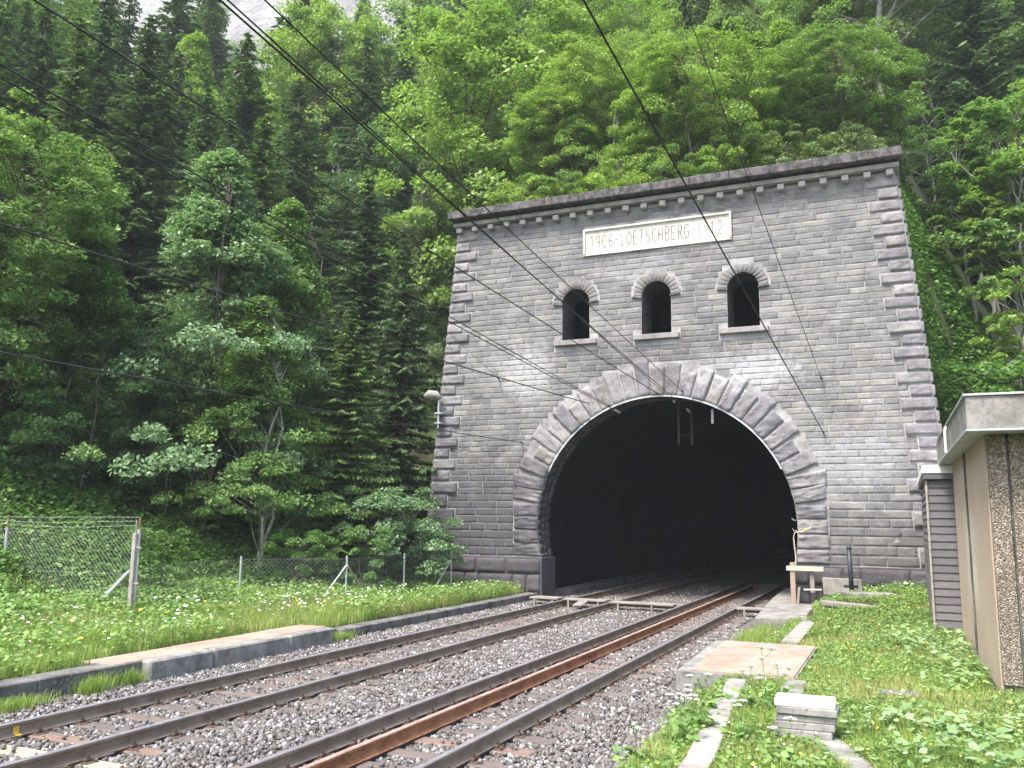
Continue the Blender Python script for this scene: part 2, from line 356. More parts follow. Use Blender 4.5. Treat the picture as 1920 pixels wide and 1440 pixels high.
# ------------------------------------------------------------------ track bed, ballast
RX = {'L1': -2.5481, 'L2': -1.0418, 'R1': 1.0415, 'R2': 2.5491}
def bed():
    xs = np.array([-4.3, -4, -3.3, -2, 0, 2, 3.1, 3.7, 4.3]); zs = np.array([-.22, -.23, -.22, -.215, -.205, -.215, -.22, -.2, -.12])
    ys = np.arange(-60, 66, 1.5); V = []; 
    for x, z in zip(xs, zs):
        for y in ys: V.append((x, y, z))
    ny = len(ys); F = [(i*ny+j, (i+1)*ny+j, (i+1)*ny+j+1, i*ny+j+1) for i in range(len(xs)-1) for j in range(ny-1)]
    o = link('track_bed', mesh_arr('track_bed', np.array(V), np.array(F), BALLBED)); tag(o, kind='structure')
bed()
SLY = np.arange(-25.0, 14.0, .6)
def ballast():
    phi = (1+5**.5)/2
    ico = np.array([(-1, phi, 0), (1, phi, 0), (-1, -phi, 0), (1, -phi, 0), (0, -1, phi), (0, 1, phi), (0, -1, -phi), (0, 1, -phi), (phi, 0, -1), (phi, 0, 1), (-phi, 0, -1), (-phi, 0, 1)])/1.9
    fa = np.array([(0, 11, 5), (0, 5, 1), (0, 1, 7), (0, 7, 10), (0, 10, 11), (1, 5, 9), (5, 11, 4), (11, 10, 2), (10, 7, 6), (7, 1, 8), (3, 9, 4), (3, 4, 2), (3, 2, 6), (3, 6, 8), (3, 8, 9), (4, 9, 5), (2, 4, 11), (6, 2, 10), (8, 6, 7), (9, 8, 1)])
    P = []
    def fill(n, y0, y1, x0=-4.2, x1=4.6):
        P.append(np.stack([nr.uniform(x0, x1, n), nr.uniform(y0, y1, n)], -1))
    fill(50000, -22.5, -14); fill(42000, -14, -6); fill(27000, -6, 2); fill(7000, 2, 9)
    P = np.concatenate(P); x, y = P[:, 0], P[:, 1]
    on = np.zeros(len(x), bool)
    for tx in (-1.795, 1.795):
        d = np.abs(((y-SLY[0]+.3) % .6)-.3); on |= (np.abs(x-tx) < 1.3) & (d < .125)
    keep = ~on | (nr.random(len(x)) < .05)
    for rx in RX.values(): keep &= np.abs(x-rx) > .095
    keep &= ~((np.abs(x-1.57) < .1))
    # right shoulder: ragged edge towards the grass
    edge = 3.90+.35*(fbm(x*0+1, y*.8, 4)-.4)+.40*sm(-12.5, -18.5, y)
    keep &= (x < edge) | ((nr.random(len(x)) < .10) & (x < edge+.4)); keep &= ~((x > 3.4) & (y > -13.4) & (y < -9.4)); keep &= ~((x > 3.1) & (y > -5))
    # inside the mouth
    keep &= ~((y > 0) & (np.abs(x) > 3.6))
    x, y = x[keep], y[keep]; on = on[keep]; n = len(x)
    s = nr.uniform(.014, .031, n)*(1+.35*(nr.random(n) < .12))
    z = -.212+nr.uniform(-.012, .022, n)+.035*np.exp(-(x/0.8)**2)*1.0+.03*sm(2.7, 3.6, np.abs(x))
    z = np.where(y < -.3, np.maximum(z, terrain(x, y)+.004), z)
    z = np.maximum(z, np.interp(x, [2, 3.1, 3.7, 4.3], [-.3, -.215, -.195, -.115])-.0)
    z = np.where(on, -.15, z)
    A = nr.normal(size=(n, 4)); A /= np.linalg.norm(A, axis=1)[:, None]; w, a, b, c = A.T
    Rm = np.stack([1-2*(b*b+c*c), 2*(a*b-c*w), 2*(a*c+b*w), 2*(a*b+c*w), 1-2*(a*a+c*c), 2*(b*c-a*w), 2*(a*c-b*w), 2*(b*c+a*w), 1-2*(a*a+b*b)], -1).reshape(n, 3, 3)
    sh = np.stack([ico*nr.uniform(.72, 1.25, (12, 1))*nr.uniform(.65, 1.25, (1, 3)) for _ in range(40)])
    L = sh[nr.integers(0, 40, n)]*s[:, None, None]
    Vv = np.einsum('nij,nkj->nki', Rm, L)+np.stack([x, y, z], -1)[:, None, :]
    F = fa[None]+(np.arange(n)*12)[:, None, None]
    t = NT('ballast_stone'); g = t.node('ShaderNodeNewGeometry')
    c = t.ramp(g.outputs['Random Per Island'], [(0, (.065, .06, .058)), (.3, (.145, .14, .138)), (.55, (.09, .086, .083)), (.8, (.19, .186, .188)), (.94, (.26, .255, .26)), (1, (.46, .46, .47))])
    v = t.coord('Object'); c = t.mix(.6, c, t.ramp(t.noise(v, 1.7, 4), [(.35, (.95, .84, .75)), (.6, (1.2, 1.19, 1.2))]), 'MULTIPLY')
    t.col(c); t.rough(.9)
    me = mesh_arr('ballast', Vv.reshape(-1, 3), F.reshape(-1, 3), t.mat)
    o = link('ballast', me); tag(o, 'grey crushed stone ballast lying around and between the rails', 'ballast', kind='stuff')
ballast()

RAILP = [(-.07, -.159), (.07, -.159), (.07, -.148), (.025, -.135), (.009, -.12), (.008, -.052), (.018, -.042), (.035, -.036), (.036, -.008), (.028, 0), (-.028, 0), (-.036, -.008), (-.035, -.036), (-.018, -.042), (-.008, -.052), (-.009, -.12), (-.025, -.135), (-.07, -.148)]
def rail_geo(x, y0, y1, zoff=0.0, nseg=1):
    g = Geo(); n = len(RAILP); V = [(x+p[0], y, p[1]+zoff) for y in (y0, y1) for p in RAILP]
    F = [(i, (i+1) % n, n+(i+1) % n, n+i) for i in range(n)]
    g.add(V, F); g.m = [1 if i in (8, 9, 10) else 0 for i in range(n)]
    g.add([V[i] for i in range(n)], [tuple(range(n))]); g.add([V[n+i] for i in range(n)], [tuple(range(n))[::-1]])
    return g
fast_me = None
def fastening_mesh():
    g = Geo()
    g.box((0, 0, .006), (.34, .16, .014), ch=.003)
    for s in (-1, 1):
        g.box((s*.095, 0, .03), (.05, .09, .035), ch=.006)
        g.tube([(s*.095, 0, .03), (s*.095, 0, .092)], .011, 6)
        g.tube([(s*.095, 0, .055), (s*.095, 0, .075)], .021, 6)
        g.tube([(s*.145, .035, .01), (s*.145, .035, .045)], .014, 6)
    return g
def track(name, rails, label):
    root = empty(name, (0, 0, 0)); tag(root, label, 'railway track', 'railway tracks entering the tunnel')
    for rx in rails: rail_geo(rx, -60, 66).build('rail', [STEELW, STEELT], root)
    cx = sum(rails)/2; first = None; fm = None
    for k, y in enumerate(SLY):
        if y > 12: break
        if cx < 0 and y < -22.5 or cx > 0 and y < -22.0: continue
        if first is None:
            s = Geo().box((0, 0, 0), (2.6, .245, .15), ch=.012).build('sleeper', SLEEP, root); first = s
            for rx in rails:
                f = fastening_mesh().build('rail_fastening', FASTN, s) if fm is None else link('rail_fastening', fm, s)
                fm = f.data; f.location = (rx-cx, 0, .075-.002)
            fasts = list(s.children)
        else:
            s = first.copy(); COL.objects.link(s); s.parent = root
            for f in fasts: c = f.copy(); COL.objects.link(c); c.parent = s
        s.location = (cx+rnd.uniform(-.03, .03), y, -.252+rnd.uniform(-.003, .003)); s.rotation_euler = (0, 0, rnd.uniform(-.008, .008))
        for c, rx in zip(s.children, rails): c.location.x = rx-s.location.x
        if cx < 0 and abs(y+20.2) < .31:
            s.data = s.data.copy(); s.data.materials[0] = SLEEPP; s['label'] = 'pale splintered sleeper'
    return root
tl = track('railway_track', (RX['L1'], RX['L2']), 'left railway track on dark wooden sleepers beside the low concrete wall')
tr_ = track('railway_track', (RX['R1'], RX['R2']), 'right railway track on brown wooden sleepers with a rusty rail lying inside it')
g = Geo()
for i in (0,):
    n = len(RAILP); y = -19.83; P = [(RX['L1']+p[0]*1.06, yy, p[1]*1.01+.002) for yy in (y-.035, y+.035) for p in RAILP]
    sel = [2, 3, 4, 5, 6]
    for k in sel[:-1]: g.add([P[k], P[k+1], P[n+k+1], P[n+k]], [(0, 1, 2, 3)])
g.build('paint_mark', m_noise('yellow_paint', (.6, .36, .04), (.75, .5, .08), 9, .7, .1, 40), tl)
rr = rail_geo(1.57, -24.5, 7.9, 0.0).build('rusted_rail', [RUST, RUSTT]); tag(rr, 'long rusty orange rail lying loose on the sleepers inside the right track', 'rail')

# ------------------------------------------------------------------ tunnel portal
R, ZC, HW, TP = 4.133, 2.215, 8.52, .0952
YF = 0.0
def hw(z): return HW-TP*z
portal = empty('tunnel_portal', (0, 0, 0)); tag(portal, 'tall grey rough stone tunnel portal with three arched openings and a plaque', 'tunnel portal')
WINX = (-2.776-.01, -.015, 2.776-.02); WH = .49; WZ0, WZS = 8.37, 9.66      # half width, sill, spring
def arch_pts(r, n=48, zb=-.4, y=None):
    """closed outline of the mouth: horseshoe arc with feet straight down"""
    a0 = math.asin((1.16-ZC)/r); P = []
    for i in range(n+1):
        t = a0+(math.pi-2*a0)*i/n; P.append((r*math.cos(t), ZC+r*math.sin(t)))
    xf = P[0][0]
    return [(xf, zb)]+P+[(-xf, zb)]
def win_pts(cx, n=14, e=0.0):
    P = [(cx+WH+e, WZ0)]
    for i in range(n+1):
        t = math.pi*i/n; P.append((cx+(WH+e)*math.cos(t), WZS+(WH+e)*math.sin(t)))
    return P+[(cx-WH-e, WZ0)]
def build_body():
    import bmesh
    b = bmesh.new()
    outer = [(-hw(-.4), -.4)]+[]
    ap = arch_pts(R)
    loop = [(-hw(-.4), -.4), (-hw(13.03), 13.03), (hw(13.03), 13.03), (hw(-.4), -.4)]+ap
    def ring(pts, y):
        vs = [b.verts.new((p[0], y, p[1])) for p in pts]
        return vs, [b.edges.new((vs[i], vs[(i+1) % len(vs)])) for i in range(len(vs))]
    es = []; rings = []
    for pts in [loop]+[win_pts(c) for c in WINX]:
        v, e = ring(pts, YF); es += e; rings.append(v)
    bmesh.ops.triangle_fill(b, use_beauty=True, edges=es)
    for vs, dep in zip(rings, (3.0, 1.25, 1.25, 1.25)):
        if dep == 3.0:
            # outer sides and top only (first four points)
            back = [b.verts.new((v.co.x, 3.0, v.co.z)) for v in vs[:4]]
            for i in range(3): b.faces.new((vs[i], vs[i+1], back[i+1], back[i]))
            b.faces.new(back)
        else:
            back = [b.verts.new((v.co.x, dep, v.co.z)) for v in vs]
            for i in range(len(vs)): b.faces.new((vs[i], vs[(i+1) % len(vs)], back[(i+1) % len(vs)], back[i])).material_index = 1
    bmesh.ops.recalc_face_normals(b, faces=b.faces)
    # holes in back: remove back face where the chamber/tunnel sit
    for f in list(b.faces):
        if all(abs(v.co.y-3.0) < 1e-4 for v in f.verts): b.faces.remove(f)
    me = bpy.data.meshes.new('wall'); b.to_mesh(me); b.free(); me.materials.append(MORTAR); me.materials.append(SOOT)
    link('wall_core', me, portal)
build_body()
# dark chamber behind the three openings
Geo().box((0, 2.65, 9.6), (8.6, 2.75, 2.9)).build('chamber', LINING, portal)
ch = [o for o in portal.children if o.name.startswith('chamber')][0]
import bmesh
b = bmesh.new(); b.from_mesh(ch.data)
for f in list(b.faces):
    if abs(f.calc_center_median().y-1.275) < .01: b.faces.remove(f)
b.to_mesh(ch.data); b.free()
# front wall of chamber between the openings
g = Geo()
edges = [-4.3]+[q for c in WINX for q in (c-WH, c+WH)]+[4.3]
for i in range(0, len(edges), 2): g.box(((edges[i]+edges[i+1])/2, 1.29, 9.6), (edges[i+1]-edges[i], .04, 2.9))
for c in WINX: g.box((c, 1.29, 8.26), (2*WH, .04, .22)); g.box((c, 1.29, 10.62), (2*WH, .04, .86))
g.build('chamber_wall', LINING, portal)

def tube_y(prof, ys, mat, name, parent, rs=None, flip=False):
    V = []; F = []; n = len(prof[0])
    for pf, y in zip(prof, ys):
        for p in pf: V.append((p[0], y, p[1]))
    for i in range(len(ys)-1):
        for k in range(n-1): F.append((i*n+k, i*n+k+1, (i+1)*n+k+1, (i+1)*n+k))
    return link(name, mesh_arr(name, np.array(V), np.array(F), mat, smooth=False), parent)
# soffit of the arch (sooty), then the wider running lining, closed far inside
a1 = arch_pts(R); a2 = arch_pts(R+.26)
tube_y([a1, a1], [0, 1.1], SOOT, 'arch_soffit', portal)
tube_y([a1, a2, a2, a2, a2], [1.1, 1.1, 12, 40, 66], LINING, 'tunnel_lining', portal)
Geo().box((0, 66.2, 3), (10, .3, 8)).build('tunnel_light_stop', LINING, portal)  # added cap to block light from the open end; the tunnel runs on
# ribs of soot-stained brick in the soffit: ring courses
def soffit_rings():
    Vs = []; Fs = []; c = 0
    a0 = math.asin((1.16-ZC)/R)
    for ring, (y0, y1) in enumerate(((.02, .34), (.36, .70), (.72, 1.08))):
        t = a0
        while t < math.pi-a0-.02:
            dt = rnd.uniform(.045, .085); t2 = min(t+dt, math.pi-a0); r = R-rnd.uniform(.008, .022)
            q = []
            for (tt, yy) in ((t+.003, y0), (t2-.003, y0), (t2-.003, y1), (t+.003, y1)):
                q.append((r*math.cos(tt), yy, ZC+r*math.sin(tt)))
            for (tt, yy) in ((t+.003, y0), (t2-.003, y0), (t2-.003, y1), (t+.003, y1)):
                q.append(((R+.01)*math.cos(tt), yy, ZC+(R+.01)*math.sin(tt)))
            Vs += q; Fs += [tuple(c+i for i in f) for f in ((0, 1, 2, 3), (0, 4, 5, 1), (1, 5, 6, 2), (2, 6, 7, 3), (3, 7, 4, 0))]; c += 8; t = t2
    link('soffit_bricks', mesh_arr('soffit_bricks', np.array(Vs), np.array(Fs), m_stone('soffit_stone', [(.10, .095, .10), (.06, .057, .062), (.13, .125, .13)], dark=(.03, .028, .03), white=.12, bs=12)), portal)
soffit_rings()

def stone_block(out, q, dep, nx=5, nz=4, inset=.014, rough=.01, seed=0, y0=0.004, bul=1.0):
    """q: four corners (x,z) going round; pillowed rough face towards -Y"""
    V, F, cnt = out
    us = np.concatenate([[0, ], np.linspace(0, 1, nx-1)[0:], [1]]); vs = np.concatenate([[0], np.linspace(0, 1, nz-1), [1]])
    A, B, C, D = [np.array(p, float) for p in q]
    wx = max(np.linalg.norm(B-A), .05); wz = max(np.linalg.norm(D-A), .05)
    ix, iz = min(inset/wx, .3), min(inset/wz, .3)
    us = us.copy(); vs = vs.copy()
    us[1:-1] = ix+(1-2*ix)*us[1:-1]; vs[1:-1] = iz+(1-2*iz)*vs[1:-1]
    U, W = np.meshgrid(us, vs, indexing='ij')
    P = (A[None, None]*((1-U)*(1-W))[..., None]+B*(U*(1-W))[..., None]+C*(U*W)[..., None]+D*((1-U)*W)[..., None])
    n1, n2 = U.shape
    Yy = np.full(U.shape, y0)
    inner = np.zeros(U.shape, bool); inner[1:-1, 1:-1] = True
    Yy[inner] = -(dep+nr.uniform(-rough, rough, inner.sum()))
    core = np.zeros(U.shape, bool); core[2:-2, 2:-2] = True
    Yy[core] -= nr.uniform(-rough*bul, rough*1.3*bul, core.sum())
    jit = nr.uniform(-.004, .004, P.shape); P = P+jit
    V.append(np.stack([P[..., 0], Yy, P[..., 1]], -1).reshape(-1, 3))
    i, j = np.meshgrid(np.arange(n1-1), np.arange(n2-1), indexing='ij'); i = i.ravel(); j = j.ravel()
    F.append(np.stack([i*n2+j, (i+1)*n2+j, (i+1)*n2+j+1, i*n2+j+1], -1)+cnt[0]); cnt[0] += n1*n2
def flush(out, name, mat, parent, smooth=False, off=(0, 0, 0)):
    me = mesh_arr(name, np.concatenate(out[0])+np.array(off), np.concatenate(out[1]), mat, smooth=smooth)
    return link(name, me, parent)

# courses
zc_ = [1.18]
while zc_[-1] < 12.6:
    h = .285-(.285-.187)*min(1, (zc_[-1]-1.16)/3.4); zc_.append(zc_[-1]+h)
k_ = (12.66-1.18)/(zc_[-1]-1.18); zc_ = [1.18+(z-1.18)*k_ for z in zc_]
if (len(zc_)-1) % 2: zc_[-1:] = [zc_[-1]]
def ring_outer(t):
    # outer outline radius of the arch ring
    return 5.02+.2*max(0, math.sin(t))
def forbid(z0, z1):
    L = []
    zm = (z0+z1)/2
    # arch ring
    best = 0
    for z in (z0, zm, z1):
        if z < ZC+.6: x = 5.0
        else:
            dz = z-ZC
            x = 0
            for i in range(91):
                t = math.pi/2*i/90; r = ring_outer(t)
                if r*math.sin(t) <= dz: x = r*math.cos(t)
            if dz > 5.2: x = 0
            x = min(x, 5.02)
        best = max(best, x)
    if best > .05: L.append((-best-.01, best+.01))
    for c in WINX:
        e = WH
        if z1 > WZ0-.2 and z0 < WZS: L.append((c-e-.01, c+e+.01))
        elif z1 > WZS and z0 < WZS+WH+.36:
            dz = max(z0, WZS)-WZS; r = WH+.36; x = math.sqrt(max(r*r-dz*dz, 0)); 
            if x > 0: L.append((c-x, c+x))
        if z1 > WZ0-.2 and z0 < WZ0+.02: L.append((c-.78, c+.78))
    if z1 > 11.25 and z0 < 12.14: L.append((-2.47, 2.45))
    return L
out = ([], [], [0])
for ci in range(len(zc_)-1):
    z0, z1 = zc_[ci], zc_[ci+1]; q = ci//2
    zq = (zc_[q*2]+zc_[min(q*2+2, len(zc_)-1)])/2
    qw = (.98 if q % 2 == 0 else .66)*(1.08 if zq < 4 else .92)
    xl, xr = -hw((z0+z1)/2)+qw, hw((z0+z1)/2)-qw
    segs = [(xl, xr)]
    for a, b_ in forbid(z0, z1):
        ns = []
        for s, e in segs:
            if b_ <= s or a >= e: ns.append((s, e)); continue
            if a > s: ns.append((s, a))
            if b_ < e: ns.append((b_, e))
        segs = ns
    for s, e in segs:
        x = s
        while x < e-.04:
            w = rnd.uniform(.30, .80)*(1.25 if z0 < 4 else 1)
            if e-(x+w) < .25: w = e-x
            if w > 1.2: w *= .5
            gp = rnd.uniform(.004, .009); gz = rnd.uniform(.001, .0045)
            stone_block(out, ((x+gp, z0+gz), (x+w-gp, z0+gz), (x+w-gp, z1-gz), (x+gp, z1-gz)), rnd.uniform(.002, .008), 7, 6, .003, .0028, bul=.35, y0=.001)
            x += w
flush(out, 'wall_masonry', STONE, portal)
# quoins
outs = {-1: ([], [], [0]), 1: ([], [], [0])}
nq = (len(zc_)-1)//2
for q in range(nq+1):
    i0, i1 = q*2, min(q*2+2, len(zc_)-1)
    if i1 <= i0: continue
    z0, z1 = zc_[i0], zc_[i1]
    qw = (.98 if q % 2 == 0 else .66)*(1.08 if (z0+z1)/2 < 4 else .92)
    for sgn in (-1, 1):
        o0, o1 = hw(z0)-.02, hw(z1)-.02; xi = hw((z0+z1)/2)-qw+.035
        Q = [(sgn*xi, z0+.035), (sgn*o0, z0+.035), (sgn*o1, z1-.035), (sgn*xi, z1-.035)]
        if sgn < 0: Q = [Q[1], Q[0], Q[3], Q[2]]
        stone_block(outs[sgn], Q, rnd.uniform(.035, .085), 9, 7, .006, .019, bul=.9)
        # return face on the flank
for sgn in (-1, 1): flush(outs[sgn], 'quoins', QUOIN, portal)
gs_ = {-1: Geo(), 1: Geo()}
for q in range(nq+1):
    i0, i1 = q*2, min(q*2+2, len(zc_)-1)
    if i1 <= i0: continue
    z0, z1 = zc_[i0], zc_[i1]
    for sgn in (-1, 1):
        h_ = z1-z0
        gs_[sgn].box((sgn*(hw((z0+z1)/2)+.0), .42 if q % 2 else .32, (z0+z1)/2), (.14, .8 if q % 2 else .6, h_-.07), ch=.04)
for sgn in (-1, 1): gs_[sgn].build('flank_quoins', QUOIN, portal)
# arch ring
out = ([], [], [0])
a0 = math.asin((1.2-ZC)/R); NV = 35; t = a0; step = (math.pi-2*a0)/NV
for i in range(NV):
    t0, t1 = a0+i*step, a0+(i+1)*step; tm = (t0+t1)/2
    r1 = ring_outer(tm)+(rnd.uniform(-.30, -.12) if i % 2 else rnd.uniform(-.05, .14))+( .13 if i == NV//2 else 0)
    gp = rnd.uniform(.012, .026)
    def pt(r, tt, e):
        tt = tt+e/r; x, z = r*math.cos(tt), ZC+r*math.sin(tt)
        return [x, z]
    if abs(math.cos(tm)) > .93:      # low stones: squared to a vertical outer edge
        zlo, zhi = ZC+R*math.sin(t0 if tm < 1.5 else t1), ZC+R*math.sin(t1 if tm < 1.5 else t0)
        sg = 1 if tm < 1.5 else -1; xo = 4.98+rnd.uniform(-.03, .05)
        sl = .0 if zlo < 2.6 else .10
        Q = [pt(R+.012, t0 if sg > 0 else t1, gp*sg), [sg*xo, zlo+.02+sl*1.6], [sg*xo, zhi-.02+sl*2.2], pt(R+.012, t1 if sg > 0 else t0, -gp*sg)]
        if sg < 0: Q = [Q[1], Q[0], Q[3], Q[2]]
    else:
        Q = [pt(R+.012, t1, -gp), pt(R+.012, t0, gp), pt(r1, t0, gp+.008), pt(r1, t1, -gp-.008)]
    stone_block(out, Q, rnd.uniform(.03, .09), 8, 11, .006, .024, bul=.9)
flush(out, 'arch_ring', VOUS, portal)
# pale metal drip strip along the edge of the arch
g = Geo()
P1 = []
for i in range(41):
    t = math.radians(25)+math.radians(130)*i/40; P1.append((R*math.cos(t), ZC+R*math.sin(t)))
for i in range(40):
    a, b_ = P1[i], P1[i+1]; k = (R-.035)/R
    def sc(p, kk): return (p[0]*kk, ZC+(p[1]-ZC)*kk)
    q = [sc(a, 1.004), sc(b_, 1.004), sc(b_, k), sc(a, k)]
    g.prism(q, -.05, -.035)
g.build('drip_strip', GALV, portal)
WST = m_stone('window_stone', [(.15, .148, .15), (.20, .195, .19), (.17, .165, .165)], dark=(.09, .088, .092), white=.15, bst=.4)
# window surrounds, sills
for c in WINX:
    out = ([], [], [0]); n = 15
    for i in range(n):
        t0, t1 = math.pi*i/n, math.pi*(i+1)/n; r1 = WH+.27+rnd.uniform(-.02, .09)
        def p2(r, t): return (c+r*math.cos(t), WZS+r*math.sin(t))
        stone_block(out, (p2(WH+.005, t1-.008), p2(WH+.005, t0+.008), p2(r1, t0+.006), p2(r1, t1-.006)), .004, 4, 4, .002, .002, y0=.001)
    flush(out, 'window_arch', WST, portal)
    g = Geo()
    g.box((c-WH-.14, -.03, WZS-.02), (.34, .09, .035), tilt=('Y', .12)); g.box((c+WH+.14, -.03, WZS-.02), (.34, .09, .035), tilt=('Y', -.12))
    g.build('springer_stone', CONCD, portal)
    Geo().box((c, -.03, WZ0-.09), (1.5, .24, .17), ch=.012).build('window_sill', WOODD, portal)
# plinth
xp = hw(.6)+.22
for side in (-1, 1):
    xi, xo = 3.9, xp; out = ([], [], [0])
    core = Geo().box((side*(xi+xo)/2, .45, .33), (xo-xi, 1.24, 1.66), ch=.02)
    core.build('plinth', PLINTH, portal)
    for (z0, z1) in ((.64, 1.10), (.05, .60)):
        x = xi+.04
        while x < xo-.3:
            w = rnd.choice((.5, .9, 1.1, 1.25)); w = min(w, xo-.04-x)
            a, b_ = (x+.02, x+w-.03) if side > 0 else (-x-w+.03, -x-.02)
            stone_block(out, ((a, z0), (b_, z0), (b_, z1), (a, z1)), .05, 9, 6, .02, .018); x += w
    flush(out, 'plinth_stones', PLINTH, portal, off=(0, -.175, 0))
# cornice
g = Geo()
xs_ = np.linspace(-7.5, 7.52, 13)
for i in range(12):
    g.box(((xs_[i]+xs_[i+1])/2, .35, 13.19+rnd.uniform(-.006, .006)), (xs_[i+1]-xs_[i]-.008, 1.78, .28+rnd.uniform(-.01, .01)), ch=.02)
g.build('coping', COPING, portal)
Geo().box((0, .3, 12.895), (14.82, 1.12, .145), ch=.01).build('cornice_band', TRIM, portal)
Geo().box((0, .3, 13.008), (14.5, .66, .08)).build('cornice_shade_gap', CONCD, portal)  # set back in dark concrete to make the shade line under the coping
Geo().box((0, .3, 12.80), (14.56, .70, .045)).build('cornice_shade_fillet', CONCD, portal)  # dark set-back strip making a shade line between band and corbels
dm = None
for i in range(24):
    x = -7.18+i*(14.33/23)
    if dm is None:
        d0 = Geo().box((0, 0, 0), (.2, .26, .17), ch=.012).build('corbel', TRIM, portal); dm = d0.data
    else: d0 = link('corbel', dm, portal)
    d0.location = (x, -.13, 12.69)
# plaque
plq = Geo().box((-.01, .0, 11.70), (4.86, .05, .88)).build('inscription_panel', PLAQUE, portal)
g = Geo()
g.box((-.01, -.04, 12.13), (4.98, .10, .075), ch=.01); g.box((-.01, -.04, 11.255), (4.98, .06, .04), ch=.01)
g.box((-2.46, -.04, 11.69), (.075, .10, .80), ch=.01); g.box((2.44, -.04, 11.69), (.075, .10, .80), ch=.01)
g.build('panel_frame', PLAQUE, plq)
GL = {'1': [[(.45, 0), (.45, 1), (.2, .8)]], '9': [[(.75, .62), (.62, .42), (.38, .42), (.22, .6), (.22, .8), (.38, .98), (.62, .98), (.75, .8), (.75, .3), (.6, .04), (.35, 0)]],
      '0': [[(.5, 0), (.25, .15), (.18, .5), (.25, .85), (.5, 1), (.75, .85), (.82, .5), (.75, .15), (.5, 0)]],
      '6': [[(.7, .95), (.45, .8), (.25, .45), (.25, .2), (.4, .02), (.62, .02), (.77, .2), (.77, .36), (.62, .5), (.4, .5), (.26, .36)]],
      '-': [[(.3, .5), (.7, .5)]], 'L': [[(.2, 1), (.2, 0), (.8, 0)]], 'O': [[(.5, 0), (.2, .18), (.12, .5), (.2, .82), (.5, 1), (.8, .82), (.88, .5), (.8, .18), (.5, 0)]],
      'E': [[(.8, 1), (.2, 1), (.2, 0), (.8, 0)], [(.2, .52), (.7, .52)]], 'T': [[(.1, 1), (.9, 1)], [(.5, 1), (.5, 0)]],
      'S': [[(.8, .85), (.6, 1), (.35, 1), (.2, .85), (.2, .65), (.4, .52), (.65, .45), (.8, .3), (.8, .15), (.6, 0), (.35, 0), (.17, .15)]],
      'C': [[(.85, .83), (.65, 1), (.4, 1), (.2, .82), (.15, .5), (.2, .18), (.4, 0), (.65, 0), (.85, .17)]],
      'H': [[(.2, 0), (.2, 1)], [(.8, 0), (.8, 1)], [(.2, .5), (.8, .5)]],
      'B': [[(.2, 0), (.2, 1), (.6, 1), (.75, .88), (.75, .65), (.6, .53), (.2, .53)], [(.6, .53), (.8, .4), (.8, .13), (.62, 0), (.2, 0)]],
      'R': [[(.2, 0), (.2, 1), (.62, 1), (.78, .86), (.78, .64), (.62, .5), (.2, .5)], [(.5, .5), (.82, 0)]],
      'G': [[(.85, .83), (.65, 1), (.4, 1), (.2, .82), (.15, .5), (.2, .18), (.4, 0), (.65, 0), (.85, .17), (.85, .45), (.6, .45)]],
      '2': [[(.2, .8), (.35, .98), (.62, .98), (.78, .8), (.75, .6), (.2, 0), (.82, 0)]]}
gw = [Geo(), Geo(), Geo()]; TXT = "1906-LOETSCHBERG-1912"; x0, x1 = -2.28, 2.22; adv = (x1-x0)/len(TXT)
for i, chh in enumerate(TXT):
    wl, hl, zb = adv*.92, .46, 11.47; g = gw[0 if i < 5 else (1 if i < 16 else 2)]
    for st in GL[chh]:
        for a, b_ in zip(st[:-1], st[1:]):
            pa = np.array([x0+adv*i+a[0]*wl, zb+a[1]*hl]); pb = np.array([x0+adv*i+b_[0]*wl, zb+b_[1]*hl]); d = pb-pa; ln = np.linalg.norm(d)
            if ln < 1e-6: continue
            d /= ln; nn = np.array([-d[1], d[0]])*.016; pa = pa-d*.006; pb = pb+d*.006
            g.prism([tuple(pa-nn), tuple(pb-nn), tuple(pb+nn), tuple(pa+nn)], -.0262-.0006*(len(g.f) % 5), -.020, 1 if i in (17, 18) else 0)
WORN = (m_noise('worn_letter', (.18, .175, .165), (.36, .35, .33), 5, .9, .1, 30))
for g in gw: g.build('lettering', [LETTER, WORN], plq)
g = Geo()
for x in (-1.25, .02, 1.25): g.box((x, -.0255, 11.70), (.012, .004, .86))
g.build('panel_joint', LETTER, plq)

# lamp on the left flank
lamp = empty('wall_lamp', (-7.82, -.28, 5.6)); tag(lamp, 'pale hooded lamp on a grey tube clamped to the left edge of the portal', 'lamp')
Geo().tube([(0, 0, -.05), (0, 0, .85), (-.02, 0, .98)], .035, 8).build('pole', GALV, lamp)
g = Geo()
for z in (.1, .45): Geo().box((0, .08, z), (.26, .3, .05), ch=.008).build('clamp', GALV, lamp)
g = Geo(); pts = [(.10, -.02, .98), (-.08, -.05, 1.10), (-.32, -.12, 1.12), (-.48, -.16, 1.04)]
g.tube(pts, [.06, .15, .17, .08], 10); hd = g.build('lamp_shade', CONCL, lamp, smooth=True); 
g = Geo(); g.tube([(-.06, -.05, 1.02), (-.26, -.10, 1.0)], [.09, .10], 10); g.build('lens', CONCD, hd)

